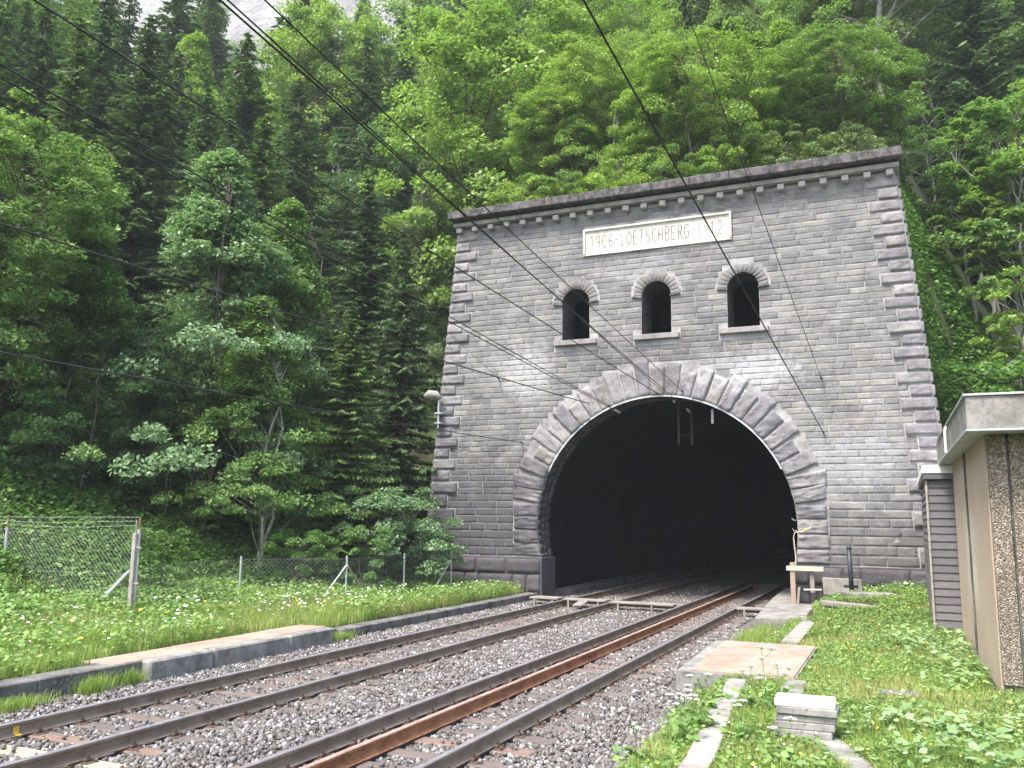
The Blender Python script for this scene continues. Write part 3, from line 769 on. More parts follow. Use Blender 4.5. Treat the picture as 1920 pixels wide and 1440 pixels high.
# portal cables and hooks at the right jamb
cb = empty('cable', (4.08, -.1, .9)); tag(cb, 'pale cable hanging down the right edge of the tunnel mouth from a small yellow tab', 'cable')
Geo().tube([(.45, -.14, 1.35), (.2, -.12, 1.22), (-.02, -.1, 1.2), (-.06, -.08, 1.05), (-.02, -.08, .5), (-.02, -.06, 0)], .018, 6).build('wire', PALEW, cb)
Geo().box((.30, -.16, 1.29), (.12, .03, .05), ch=.01, tilt=('Y', -.3)).build('tab', m_noise('yellow_tab', (.6, .45, .1), (.7, .5, .15), 4, .6, 0, 10), cb)
for z in (2.15, 2.45):
    h = Geo().tube([(4.10, -.03, z), (4.02, -.06, z), (3.98, -.06, z+.06)], .010, 5).build('wall_hook', GALV)
    tag(h, 'small pale metal hook on the right jamb of the tunnel, %s one' % ('lower' if z < 2.3 else 'upper'), 'hook', 'hooks on the right jamb')

# ------------------------------------------------------------------ left side: kerb wall, raised slab, fences
def kerb_line(y):   # x of the track-side face
    return -4.02-.0*y
g = Geo()
yy = -40.0; pieces = []
while yy < -.3:
    L = 2.4; zt = .03+.10*float(sm(-12, -18, np.array(yy)))
    if not (-15.9 < yy+1.2 < -12.2):
        g.box((-4.22, yy+L/2, (zt-.5)/2), (.40, L-.012, zt+.5), ch=.018)
    else: g.box((-4.30, yy+L/2, -.2), (.3, L-.012, .5), ch=.018)
    yy += L
g.add([], [])
kw = g.build('concrete_kerb', CONCD); tag(kw, 'low dark concrete kerb wall along the left track below the meadow', 'kerb')
pts = [(-4.2, -1.0), (-4.0, .6), (-3.66, 2.4), (-3.5, 5), (-3.5, 30)]
g = Geo()
for a, b_ in zip(pts[:-1], pts[1:]):
    g.add([(a[0]-1.2, a[1], -.3), (b_[0]-1.2, b_[1], -.3), (b_[0], b_[1], -.3), (a[0], a[1], -.3), (a[0]-1.2, a[1], .02), (b_[0]-1.2, b_[1], .02), (b_[0], b_[1], .02), (a[0], a[1], .02)],
          [(0, 1, 2, 3), (4, 7, 6, 5), (3, 2, 6, 7), (0, 4, 5, 1), (0, 3, 7, 4), (1, 5, 6, 2)])
wk = g.build('walkway', CONCD); tag(wk, kind='structure')
ps = empty('concrete_platform', (-4.2, -14, 0)); tag(ps, 'raised concrete slab with brown plates beside the left track', 'platform')
g = Geo()
for y0, y1 in ((-16.6, -15.2), (-15.17, -13.2), (-13.18, -11.75)): g.box((.26, (y0+y1)/2+14, -.13), (.22, y1-y0, .54), ch=.03)
g.build('edge', m_noise('stained_concrete', (.12, .117, .11), (.29, .28, .265), 4, .92, .6, 30, (.10, .10, .09)), ps)
for k, (y0, y1) in enumerate(((-17.1, -15.3), (-15.28, -13.5), (-13.48, -11.7))):
    Geo().box((-.20, (y0+y1)/2+14, .115+.004*k), (.68, y1-y0, .045), ch=.008, rz=.012*(k-1)).build('cover_plate', BROWNP, ps)
Geo().box((-.2, .0, -.12), (.62, 5.0, .42)).build('base', CONC, ps)

def chainlink(P0, P1, z0, z1, pitch=.075, r=.0035, zf=None):
    """diamond mesh of wires between two ground points"""
    P0 = np.array(P0, float); P1 = np.array(P1, float); L = np.linalg.norm(P1-P0); d = (P1-P0)/L
    nrm = np.array([-d[1], d[0]]); Hh = z1-z0; V = []; F = []; c = 0
    for s in (1, -1):
        u = -Hh
        while u < L+Hh:
            a, b_ = u, u+Hh; za, zb = (z0, z1) if s > 0 else (z1, z0)
            # clip
            ta, tb = 0.0, 1.0
            if a < 0: ta = -a/Hh
            if b_ > L: tb = (L-a)/Hh
            if tb > ta+.02:
                p = []
                for t in (ta, tb):
                    uu = a+(b_-a)*t; zz = za+(zb-za)*t; p.append(np.array([P0[0]+d[0]*uu, P0[1]+d[1]*uu, zz]))
                w = p[1]-p[0]; w /= np.linalg.norm(w); n1 = np.array([nrm[0], nrm[1], 0]); n2 = np.cross(w, n1)
                for q in p:
                    for k in range(3):
                        an = 2*math.pi*k/3; V.append(q+r*(n1*math.cos(an)+n2*math.sin(an))+n1*.002*s)
                for k in range(3): F.append((c+k, c+(k+1) % 3, c+3+(k+1) % 3, c+3+k))
                c += 6
            u += pitch*math.sqrt(2)*.95
    return np.array(V), np.array(F)
# tall fence with barbed wire
HF = empty('chain_link_fence', (0, 0, 0)); tag(HF, 'tall chain link fence topped with barbed wire at the left edge', 'fence')
A_, B_ = np.array([-8.25, -12.85]), np.array([-12.25, -13.0]); C_ = np.array([-16.4, -13.15])
ztop = 2.06
V, F = chainlink(A_, C_, .12, ztop-.03, .085, .0032); link('wire_mesh', mesh_arr('wire_mesh', V, F, WIREM), HF)
for p, rr_, mt in ((B_, .035, GALV), (C_, .035, GALV), (A_, .04, GALV)):
    o = Geo().tube([(p[0], p[1], -.1), (p[0], p[1], ztop)], rr_, 10).build('post', mt, HF)
    Geo().tube([(p[0], p[1], ztop-.02), (p[0]+.02, p[1]-.02, ztop+.28)], .014, 6).build('wire_arm', m_noise('rusty_arm', (.25, .14, .07), (.34, .2, .1), 8, .8, 0, 20), o)
for dx in (0, .12):
    Geo().tube([(A_[0]-.1-dx, A_[1], 1.25-dx*.6), (A_[0]-1.25-dx, A_[1]-.25, .05)], .026, 8).build('brace', GALV, HF)
pp = Geo().box((A_[0]+.17, A_[1]-.25, .92), (.10, .10, 2.15), ch=.01).build('gate_post', GALVD, HF)
for z in (1.7, .95): Geo().box((.0+A_[0]+.28, A_[1]-.25, z), (.14, .03, .03)).build('hinge', GALVD, pp)
Geo().tube([(A_[0]+.17, A_[1]-.25, 1.98), (A_[0]+.19, A_[1]-.27, 2.27)], .014, 6).build('wire_arm', GALVD, pp)
g = Geo()
for k, (dz, s) in enumerate(((.27, .02), (.17, .03), (.08, .02))):
    pts = [(A_[0]+(C_[0]-A_[0])*t+0, A_[1]+(C_[1]-A_[1])*t-.02*k, ztop+dz+.02*math.sin(9*t+k)-.03*math.sin(math.pi*((2*t) % 1))) for t in np.linspace(0, 1, 25)]
    g.tube(pts, .006, 4)
    for t in np.linspace(.01, .99, 60):
        x = A_[0]+(C_[0]-A_[0])*t; y = A_[1]+(C_[1]-A_[1])*t-.02*k; z = ztop+dz+.02*math.sin(9*t+k)-.03*math.sin(math.pi*((2*t) % 1))
        g.tube([(x-.02, y-.015, z-.02), (x+.02, y+.015, z+.02)], .003, 3); g.tube([(x+.02, y, z-.02), (x-.02, y, z+.02)], .003, 3)
for z in (ztop-.03, 1.1): g.tube([(A_[0], A_[1], z), (C_[0], C_[1], z)], .004, 4)
g.build('barbed_wire', WIREM, HF)
# low fence
LF = empty('chain_link_fence', (0, 0, 0)); tag(LF, 'low chain link fence with thin grey posts across the flower meadow', 'fence')
posts = [(-9.75, -11.3), (-8.72, -8.98), (-6.72, -7.1), (-6.52, -4.2), (-5.85, -2.45)]
posts = [(-8.4, -12.6), (-8.72, -9.0), (-6.83, -7.0), (-6.55, -4.45), (-5.9, -2.7)]
for a, b_ in zip(posts[:-1], posts[1:]):
    V, F = chainlink(a, b_, .3, 1.27, .085, .0016); link('wire_mesh', mesh_arr('wire_mesh', V, F, WIREM), LF)
g = Geo()
for a, b_ in zip(posts[:-1], posts[1:]): g.tube([(*a, 1.28), (*b_, 1.28)], .004, 4)
g.build('top_wire', WIREM, LF)
for p in posts[1:]: Geo().tube([(*p, -.05), (p[0]-.02, p[1]+.02, 1.36)], .027, 8).build('post', GALV, LF)
p = posts[2]; Geo().tube([(p[0]-.02, p[1], 1.1), (p[0]-.05, p[1]-1.3, .05)], .02, 8).build('brace', GALV, LF); Geo().tube([(p[0]+.02, p[1], 1.1), (p[0]+.05, p[1]+1.15, .05)], .02, 8).build('brace', GALVD, LF)
p = posts[4]; Geo().tube([(p[0], p[1], 1.15), (p[0]-.15, p[1]-1.1, .05)], .02, 8).build('brace', GALV, LF)

# ------------------------------------------------------------------ crossing boards
def board(cx, cy, L, w, rz, label, legs, z=.035, ramp=False):
    t = empty('crossing_board', (cx, cy, 0), rz); tag(t, label, 'board', 'grey duct boards crossing the tracks')
    Geo().box((0, 0, z), (L, w, .05), ch=.006).build('plank', BOARDG, t)
    for lx in legs: Geo().box((lx, -w/2+.03, z-.13), (.05, .05, .22)).build('leg', BOARDG, t)
    Geo().box((0, w/2-.05, z-.075), (L-.1, .03, .1)).build('rail_strip', BOARDG, t)
    return t
board(-3.10, -1.75, .92, .55, -.05, 'short grey plank between the kerb wall and the left track', (-.3, .3))
b2 = board(-1.80, -1.85, 1.34, .40, -.03, 'grey plank inside the left track with a small ramp board', (-.5, .45))
Geo().box((.0, -.42, -.02), (.28, .7, .03), ch=.004, tilt=('X', .16)).build('ramp', BOARDG, b2)
board(.02, -2.10, 1.85, .42, -.03, 'long grey plank bridging the ballast between the two tracks', (-.7, .3))
board(3.08, -2.05, .82, .42, 0, 'short grey plank joining the right track to the concrete path', (-.2, .3))
d = Geo().box((.5, -.3, -.13), (.75, .35, .05), rz=.15, ch=.005).build('loose_plank', BOARDG); tag(d, 'dark weathered plank lying flat on the ballast behind the long crossing board', 'plank')

# ------------------------------------------------------------------ right side: pads, path, troughs
g = Geo()
def slab(poly, z0, z1, m=0): g.prism([tuple(p) for p in poly], z0, z1, m, 'z')
slab([(3.56, -4.95), (4.93, -4.7), (4.65, -2.6), (4.50, -.35), (3.92, -.25), (3.5, 3), (3.45, 12), (3.2, 12), (3.1, 4), (3.2, 1)], -.3, .09)
o = g.build('path', CONC); tag(o, kind='structure')
bp = empty('concrete_cover_slab', (4.45, -11.35, 0)); tag(bp, 'square brown plated cover slab beside the right track', 'slab')
g = Geo(); slab([(-.83, -2.0), (.93, -1.9), (.93, 1.85), (-.95, 1.85)], -.3, .088); g.build('edge', CONC, bp)
Geo().prism([(-.62, -1.92), (.90, -1.84), (.90, 1.80), (-.76, 1.80)], .0885, .108, 0, 'z').build('cover_plate', BROWNP, bp)
ct = empty('cable_trough', (4.9, -17, 0)); tag(ct, 'narrow pale concrete trough lids running through the grass right of the track', 'cable trough')
def lids(pts, w, root, n, mat):
    pts = [np.array(p) for p in pts]
    tot = sum(np.linalg.norm(b-a) for a, b in zip(pts[:-1], pts[1:])); k = 0
    for a, b in zip(pts[:-1], pts[1:]):
        L = np.linalg.norm(b-a); m = max(1, int(round(L/n))); d = (b-a)/L; an = math.atan2(d[1], d[0])
        for i in range(m):
            c = a+d*L*(i+.5)/m
            Geo().box((c[0]-4.9, c[1]+17, .075+rnd.uniform(-.006, .006)), (L/m-.012, w, .07), rz=an+rnd.uniform(-.01, .01), ch=.008).build('trough_lid', mat, root)
lids([(5.06, -19.6), (5.02, -18.2), (4.80, -16.0), (4.62, -13.7)], .27, ct, .75, CONCL)
lids([(4.85, -9.2), (4.83, -4.95)], .33, ct, .75, CONCL)
ct2 = empty('cable_trough', (4.9, -17, 0)); tag(ct2, 'short curved grey concrete strip leading past the stacked slabs', 'cable trough')
lids([(6.75, -18.9), (6.45, -17.9), (6.1, -17.0), (5.7, -16.15), (5.45, -14.5), (5.42, -13.4)], .30, ct2, .8, CONC)
# stack of kerb slabs
st = None
for k in range(5):
    o = Geo().box((0, 0, 0), (.62, .36-.01*(k == 4), .075), ch=.008).build('concrete_slab', WHITEC if k == 4 else CONC)  # top slab white: its blown-out light is put into the colour
    o.location = (5.86+(.02*k if k < 4 else .03)-.02, -16.82+.015*((k*7) % 3), .10+.0385+k*.077); o.rotation_euler = (0, 0, .02+.03*((k*5) % 3-1))
    tag(o, ['bottom slab of the small stack of concrete slabs in the grass', 'second slab from the bottom of the small stack in the grass', 'middle slab of the small stack of concrete slabs in the grass', 'fourth slab up, just under the light-painted top slab of the stack', 'topmost slab of the small stack in the grass, strong light painted in as white'][k], 'slab', 'slabs stacked in the grass')
o = Geo().box((6.78, -14.1, .14), (.5, .34, .06), ch=.008, rz=.08).build('manhole_cover', CONCD); tag(o, 'dark small rectangular cover plate sunk in the grass before the brown building', 'cover')
o = Geo().box((7.2, -8.2, .17), (.6, .4, .08), ch=.01, rz=.2).build('paving_slab', CONC); tag(o, 'grey slab half buried in grass near the wooden cabinet', 'slab')
# wooden barrier by the jamb
wb = empty('wooden_barrier', (4.1, -.55, .1)); tag(wb, 'weathered wooden barrier with one pale rail standing by the right jamb', 'barrier')
Geo().box((.24, 0, .98), (1.02, .14, .13), ch=.01).build('top_rail', PALEW, wb)
Geo().box((-.1, .02, .50), (.14, .12, 1.3), ch=.01).build('post', BOARDG, wb)
Geo().box((.05, -.15, .2), (.07, .07, .55), ch=.008, tilt=('Y', .12)).build('stub_post', BOARDG, wb)
Geo().box((.42, .08, .62), (.12, .08, .62), ch=.01).build('post', BOARDG, wb)
# trough, bollard, block, broken slab
o = empty('concrete_tub', (5.38, -1.1, .5)); tag(o, 'pale concrete tub with a dark slot standing before the right plinth', 'tub')
Geo().prism([(-.50, -.05), (.50, -.05), (.47, .36), (-.52, .38)], -.22, .22).build('body', CONCL, o)
g = Geo(); g.box((.10, -.223, .19), (.16, .012, .07)); g.box((.33, -.223, .19), (.12, .012, .07)); g.build('slot', BLACKP, o)
bo = empty('bollard', (5.63, -1.75, .5)); tag(bo, 'slim dark blue grey bollard post standing before the concrete tub', 'bollard')
Geo().tube([(0.0, 0, -.1), (-.03, 0, 1.17)], .062, 14).build('shaft', BLACKP, bo, smooth=True)
Geo().tube([(-.03, 0, 1.17), (-.03, 0, 1.19), (-.031, 0, 1.24), (-.031, 0, 1.29)], [.055, .066, .064, .035], 14).build('cap', BLACKP, bo)
o = empty('concrete_block', (6.05, -2.3, .47)); tag(o, 'flat concrete block at the foot of the dark bollard', 'block')
Geo().box((0, 0, .03), (1.25, .55, .22), rz=.25, ch=.012).build('body', CONC, o)
Geo().box((-.28, -.36, .02), (.13, .03, .19), rz=.25).build('pale_inset', CONCL, o)
o = Geo().box((5.65, -3.85, .40), (1.25, .5, .1), rz=.12, ch=.015, tilt=('Y', .06)).build('broken_slab', BOARDG); tag(o, 'weathered grey slab lying tilted in the grass in front of the bollard', 'slab')
o = Geo().box((4.55, -.8, .52), (.5, .09, .05), rz=.4, ch=.01).build('loose_plank', PALEW); tag(o, 'short pale stick lying beside the concrete tub', 'plank')

# ------------------------------------------------------------------ wooden cabinet and brown building
hut = empty('wooden_cabinet', (7.45, -6.6, .1)); tag(hut, 'grey clapboard cabinet with a white flat roof between portal and brown building', 'cabinet')
HZ, HL = 3.2, 6.0
Geo().box((1.5, HL/2, HZ/2), (2.94, HL-.06, HZ)).build('frame', BLACKP, hut)
gf, gs = Geo(), Geo(); nb = 20; bh = HZ/nb
for i in range(nb):
    z = i*bh
    gf.add([(.02, -.0, z+.004), (3.0, -.0, z+.004), (3.0, .022, z+bh-.004), (.02, .022, z+bh-.004), (.02, .03, z+.004), (3.0, .03, z+.004), (3.0, .032, z+bh-.004), (.02, .032, z+bh-.004)], [(0, 1, 2, 3), (4, 7, 6, 5), (0, 4, 5, 1), (3, 2, 6, 7), (0, 3, 7, 4), (1, 5, 6, 2)])
    gs.add([(-.005, .04, z+.004), (-.005, HL, z+.004), (.018, HL, z+bh-.004), (.018, .04, z+bh-.004), (.024, .04, z+.004), (.024, HL, z+.004), (.028, HL, z+bh-.004), (.028, .04, z+bh-.004)], [(0, 3, 2, 1), (4, 5, 6, 7), (0, 1, 5, 4), (3, 7, 6, 2), (0, 4, 7, 3), (1, 2, 6, 5)])
gf.build('front_boards', CLAP, hut); gs.build('side_boards', CLAP, hut)
Geo().box((-.0, -.005, HZ/2), (.045, .045, HZ), ch=.005).build('corner_strip', GALVD, hut)
rf = Geo().box((1.5, HL/2-.02, HZ+.07), (3.1, HL+.16, .12), ch=.01).build('roof_fascia', CLAP, hut)
Geo().box((1.5, HL/2-.02, HZ+.215), (3.14, HL+.2, .16), ch=.01).build('roof_sheet', WHITEC, rf)

AGG = None
def m_aggregate():
    t = NT('exposed_aggregate'); v = t.coord('Object'); vo = t.node('ShaderNodeTexVoronoi', Scale=60.0); t.l(v, vo.inputs['Vector'])
    vo.inputs['Randomness'].default_value = 1
    sep = t.node('ShaderNodeSeparateColor'); t.l(vo.outputs['Color'], sep.inputs[0])
    c = t.ramp(sep.outputs[0], [(0, (.11, .092, .075)), (.35, (.21, .178, .145)), (.7, (.32, .275, .225)), (1, (.56, .53, .47))])
    d = t.ramp(vo.outputs['Distance'], [(.35, (1, 1, 1)), (.62, (.7, .67, .62))]); c = t.mix(1.0, c, d, 'MULTIPLY')
    n = t.noise(v, 1.2, 4); c = t.mix(.5, c, t.ramp(n, [(.3, (.75, .75, .78)), (.7, (1.15, 1.1, 1.05))]), 'MULTIPLY')
    t.col(c); t.rough(.9); inv = t.node('ShaderNodeMath', operation='MULTIPLY'); inv.inputs[1].default_value = -1; t.l(vo.outputs['Distance'], inv.inputs[0]); t.bump(inv.outputs[0], .9, .02); return t.mat
AGG = m_aggregate()
def m_tan():
    t = NT('tan_render'); v = t.coord('Object'); n = t.noise(v, 35, 4, .7); n2 = t.noise(v, 1.0, 4)
    c = t.ramp(n, [(.3, (.35, .28, .215)), (.7, (.58, .48, .385))]); c = t.mix(.5, c, t.ramp(n2, [(.3, (.8, .8, .8)), (.7, (1.1, 1.08, 1.05))]), 'MULTIPLY')
    vs = t.coord('Object', (1, 5, .5)); n3 = t.noise(vs, 2.2, 6, .7)
    # scraped white patch low on the wall
    sp = t.node('ShaderNodeSeparateXYZ'); tc = t.node('ShaderNodeTexCoord'); t.l(tc.outputs['Object'], sp.inputs[0])
    def band(sock, a, b, c_, d):
        m1 = t.node('ShaderNodeMapRange'); m1.inputs[1].default_value = a; m1.inputs[2].default_value = b; t.l(sock, m1.inputs[0])
        m2 = t.node('ShaderNodeMapRange'); m2.inputs[1].default_value = d; m2.inputs[2].default_value = c_; t.l(sock, m2.inputs[0])
        mm = t.node('ShaderNodeMath', operation='MULTIPLY'); t.l(m1.outputs[0], mm.inputs[0]); t.l(m2.outputs[0], mm.inputs[1]); return mm.outputs[0]
    by = band(sp.outputs[1], 2.4, 2.9, 4.2, 4.6); bz_ = band(sp.outputs[2], .9, 1.3, 2.3, 2.7)
    mm = t.node('ShaderNodeMath', operation='MULTIPLY'); t.l(by, mm.inputs[0]); t.l(bz_, mm.inputs[1])
    m3 = t.node('ShaderNodeMath', operation='MULTIPLY'); t.l(mm.outputs[0], m3.inputs[0]); rr = t.ramp(n3, [(.45, (0, 0, 0)), (.55, (1, 1, 1))]); t.l(rr, m3.inputs[1])
    c = t.mix(m3.outputs[0], c, (.62, .58, .52))
    t.col(c); t.rough(.92); t.bump(n, .9, .02); return t.mat
TAN = m_tan()
bl = empty('service_building', (8.06, -13.35, 0), .014); tag(bl, 'brown pebble dashed concrete building with a thick grey flat roof at the right edge', 'building')
BL, BH = 6.7, 3.62
# left wall panels of tan render with grooves
edges = [0.0, 2.52, 6.7]
for i, (a, b_) in enumerate(((.125, 3.38), (3.50, 6.7))):
    Geo().box((.06, (a+b_)/2, BH/2+.02), (.12, b_-a, BH-.04), ch=.006).build('side_panel', TAN, bl)
g = Geo(); g.box((.075, BL/2, BH/2), (.08, BL-.1, BH-.1)); g.build('joint', CONCD, bl)
Geo().box((-.018, 3.44, BH/2+.02), (.03, .04, BH-.05), ch=.008).build('conduit', CONCD, bl)
x = .0
for w in (.27, 1.55, 1.55):
    Geo().box((x+w/2, .06-.0, BH/2+.12), (w-.035, .12, BH-.24), ch=.004).build('front_panel', AGG, bl); x += w
Geo().box((1.8, .08, BH/2), (3.3, .07, BH-.1)).build('joint', CONCD, bl)
Geo().box((1.8, .04, .06), (3.5, .2, .18), ch=.01).build('foundation', CONC, bl)
# corner strip of aggregate edge on tan side
Geo().box((3.5, BL/2, BH/2), (.1, BL-.2, BH-.1)).build('rear_wall', TAN, bl)
Geo().box((1.8, BL-.05, BH/2), (3.4, .1, BH-.1)).build('rear_wall', TAN, bl)
roof = empty('roof', (0, 0, 0)); roof.parent = bl
Geo().box((1.7, 3.35, 3.88), (3.9, 7.7, .46), ch=.012).build('fascia', CONC, roof)
Geo().box((1.7, 3.35, 4.125), (3.96, 7.76, .03), ch=.004).build('roof_edging', GALV, roof)
Geo().box((1.7, 3.35, 3.64), (3.94, 7.74, .03), ch=.004).build('drip_edging', GALV, roof)
Geo().tube([(-.30, 3.3, 3.62), (-.30, 3.3, 4.0), (-.27, 3.35, 4.08)], .022, 8).build('vent_pipe', WHITEC, roof)
g = Geo()
for k in range(7): g.tube([(-.006, 6.3, 3.5-k*.09), (.02, 6.3, 3.5-k*.09)], .022, 6)
g.build('vent_hole', BLACKP, bl)

# ------------------------------------------------------------------ overhead wires
def wire(P0, P1, r, label, sag=.15, ext=1.0, ins=None, name='overhead_wire', n=24):
    P0 = np.array(P0, float); P1 = np.array(P1, float); P1 = P0+(P1-P0)*ext
    root = empty(name, tuple(P0)); tag(root, label, 'wire', 'overhead wires above the tracks')
    pts = [tuple((P1-P0)*t-np.array([0, 0, sag*4*t*(1-t)])) for t in np.linspace(0, 1, n)]
    Geo().tube(pts, r, 5).build('wire', CABLE, root)
    d = (P1-P0)/np.linalg.norm(P1-P0)
    if ins:
        a, b_ = ins; Geo().tube([tuple(d*a), tuple(d*(a+.02)), tuple(d*b_)], [.012, .04, .035], 8).build('insulator', INSUL, root)
    else: Geo().tube([(0, .02, 0), tuple(d*.12)], .03, 6).build('wall_anchor', CABLE, root)
    return root
E2 = 2.2
wire((.75, 1.2, 5.94), (1.8, -21.73, 6.86), .011, 'lower of the paired black wires running into the crown of the tunnel mouth', .12, E2, (.0, .5))
wire((.42, .6, 6.18), (1.74, -21.64, 6.95), .009, 'upper of the paired black wires running into the crown of the tunnel mouth', .1, E2, (.1, .35))
wire((.80, .0, 6.45), (1.80, -21.3, 7.18), .009, 'thin wire just right of the paired wires, ending on the arch ring', .1, E2)
wire((-1.45, .6, 5.93), (-1.8, -21.36, 7.18), .0115, 'black wire of the left track entering the mouth left of the crown', .12, E2, (.0, .5))
wire((-1.60, .0, 6.08), (-1.83, -21.2, 7.27), .011, 'thin companion wire just above the left track wire', .05, E2)
wire((.02, -.05, 6.40), (-1.8, -20.88, 8.25), .013, 'wire rising left from the arch crown over the forest', .1, E2)
wire((4.97, -.05, 5.0), (4.0, -18.63, 8.15), .0135, 'thick black stay wire anchored on the wall right of the arch', .08, 2.4)
wire((4.97, -.05, 6.63), (4.0, -13.54, 11.15), .009, 'thin stay wire anchored on the wall below the right window', .05, 2.8)
wire((-2.30, .3, 6.2), (-4.0, -19.68, 6.49), .015, 'wire running left from the arch at mid height across the trees', .25, E2)
wire((-4.70, -.05, 4.96), (-6.0, -18.08, 5.2), .015, 'lowest wire, anchored on the wall left of the arch', .3, E2)
wire((-5.6, -.05, 7.2), (-3.0, -19.5, 9.6), .006, 'faint thin wire crossing the upper left of the facade', .1, E2)
HANG = m_noise('sooty_steel', (.035, .035, .037), (.075, .075, .078), 6, .8, .1, 40)
# catenary support inside the mouth
cs = empty('catenary_support', (.15, 2.2, 4.9)); tag(cs, 'grey hanging steel support for the wires inside the tunnel mouth', 'support')
for dx, y in ((0, 0), (.36, .4)): Geo().box((dx, y, .75), (.09, .08, 1.4), ch=.01).build('hanger', HANG, cs)
Geo().tube([(0, 0, .35), (.8, 0, .5), (.4, 0, .95)], .02, 6).build('arm', HANG, cs)
o = Geo().tube([(1.62, .5, 5.45), (1.62, .5, 5.9)], .04, 8).build('hanging_insulator', INSUL); tag(o, 'short pale rod insulator hanging under the right half of the arch', 'insulator')
# ------------------------------------------------------------------ vegetation prototypes
def quads_from(C, U, W, mats, name, mi=None, tri=False):
    """leaf quads: centre C, half vectors U (length) and W (width), slightly pointed"""
    n = len(C)
    V = np.stack([C-U, C+W*.9-U*.1, C+U, C-W*.9-U*.1], 1).reshape(-1, 3)
    F = np.arange(4*n).reshape(-1, 4)
    return mesh_arr(name, V, F, mats, mi)
def unit(a): return a/np.maximum(np.linalg.norm(a, axis=-1, keepdims=True), 1e-9)
def limb(g, p0, p1, r0, r1, n=5, k=5, wob=.08):
    p0, p1 = np.array(p0, float), np.array(p1, float); L = np.linalg.norm(p1-p0); P = []
    for i in range(k+1):
        t = i/k; q = p0+(p1-p0)*t; 
        if 0 < i < k: q = q+nr.normal(size=3)*wob*L*.3
        q = q+np.array([0, 0, L*.10*math.sin(math.pi*t)]); P.append(tuple(q))
    g.tube(P, [r0+(r1-r0)*i/k for i in range(k+1)], n)
    return P
def deciduous(seed, Hh, rad, base, nclump, nleaf, leaf, stems=1, shape='round', trunk_r=.13, spread=1.0, flat=.42):
    """returns (trunk geo, crown mesh arrays)"""
    global nr
    nr = np.random.default_rng(seed); rr = random.Random(seed); g = Geo()
    zc = base+(Hh-base)*.5; hz = (Hh-base)*.5
    # trunks
    tops = []
    for s in range(stems):
        a = rr.uniform(0, 6.28); k = 0 if stems == 1 else rr.uniform(.12, .3)*rad
        b0 = (k*.4*math.cos(a), k*.4*math.sin(a), -.3); lean = rr.uniform(.02, .06)*Hh if stems == 1 else rr.uniform(.25, .5)*rad
        t1 = (lean*math.cos(a), lean*math.sin(a), Hh*.82)
        tops.append(limb(g, b0, t1, trunk_r, trunk_r*.22, 7, 9, .05))
    # clump centres: shell biased
    cs = []
    tries = 0
    while len(cs) < nclump and tries < nclump*60:
        tries += 1
        d = nr.normal(size=3); d /= np.linalg.norm(d); u = nr.random()**.42
        if shape == 'round': p = np.array([d[0]*rad*u, d[1]*rad*u, zc+d[2]*hz*u])
        elif shape == 'cone':
            z = nr.random()**1.2; rr_ = rad*(1-z)**.9*(.62+.38*math.cos(z*19+seed))**.5*u*1.12+.12; a = nr.uniform(0, 6.28); p = np.array([math.cos(a)*rr_, math.sin(a)*rr_, base+z*(Hh-base)])
        elif shape == 'vase':
            z = nr.random()**.7; rr_ = rad*(.35+.65*math.sin(math.pi*min(1, z*.62+.18)))*u; a = nr.uniform(0, 6.28); p = np.array([math.cos(a)*rr_, math.sin(a)*rr_, base+z*(Hh-base)])
        # gaps: reject through noise
        if fbm(np.array(p[0]*.55+seed), np.array(p[1]*.55+p[2]*.5), seed) < .36: continue
        cs.append(p)
    cs = np.array(cs); m = len(cs)
    for p in cs[::2]:
        T = tops[rr.randrange(len(tops))]; zt = max(.0, p[2]-rr.uniform(.15, .35)*Hh*.5-.3)
        q = min(T, key=lambda v: abs(v[2]-max(zt, base*.7))); limb(g, q, p, trunk_r*.22, .008, 4, 4, .1)
    per = nleaf//m; cr = rad*nr.uniform(.12, .25, m)*(.8 if nclump > 200 else 1)
    D = nr.normal(size=(m, per, 3)); D /= np.linalg.norm(D, axis=2)[..., None]; rad_ = nr.random((m, per, 1))**.38
    off = D*rad_*cr[:, None, None]*np.array([1, 1, flat])
    # droop of outer leaves
    off[..., 2] -= .25*np.linalg.norm(off[..., :2], axis=2)**2/np.maximum(cr[:, None], .2)
    C = (cs[:, None, :]+off).reshape(-1, 3); n = len(C)
    up = np.array([0, 0, 1.0]); out = unit(C-np.array([0, 0, zc-hz*.3])); N = unit(up*.9+out*.5+nr.normal(size=(n, 3))*.55)
    U = unit(np.cross(N, nr.normal(size=(n, 3)))); W = np.cross(N, U); s = leaf*nr.uniform(.6, 1.35, (n, 1))
    return g, quads_from(C, U*s, W*s*.62, LEAF_MID, 'crown')
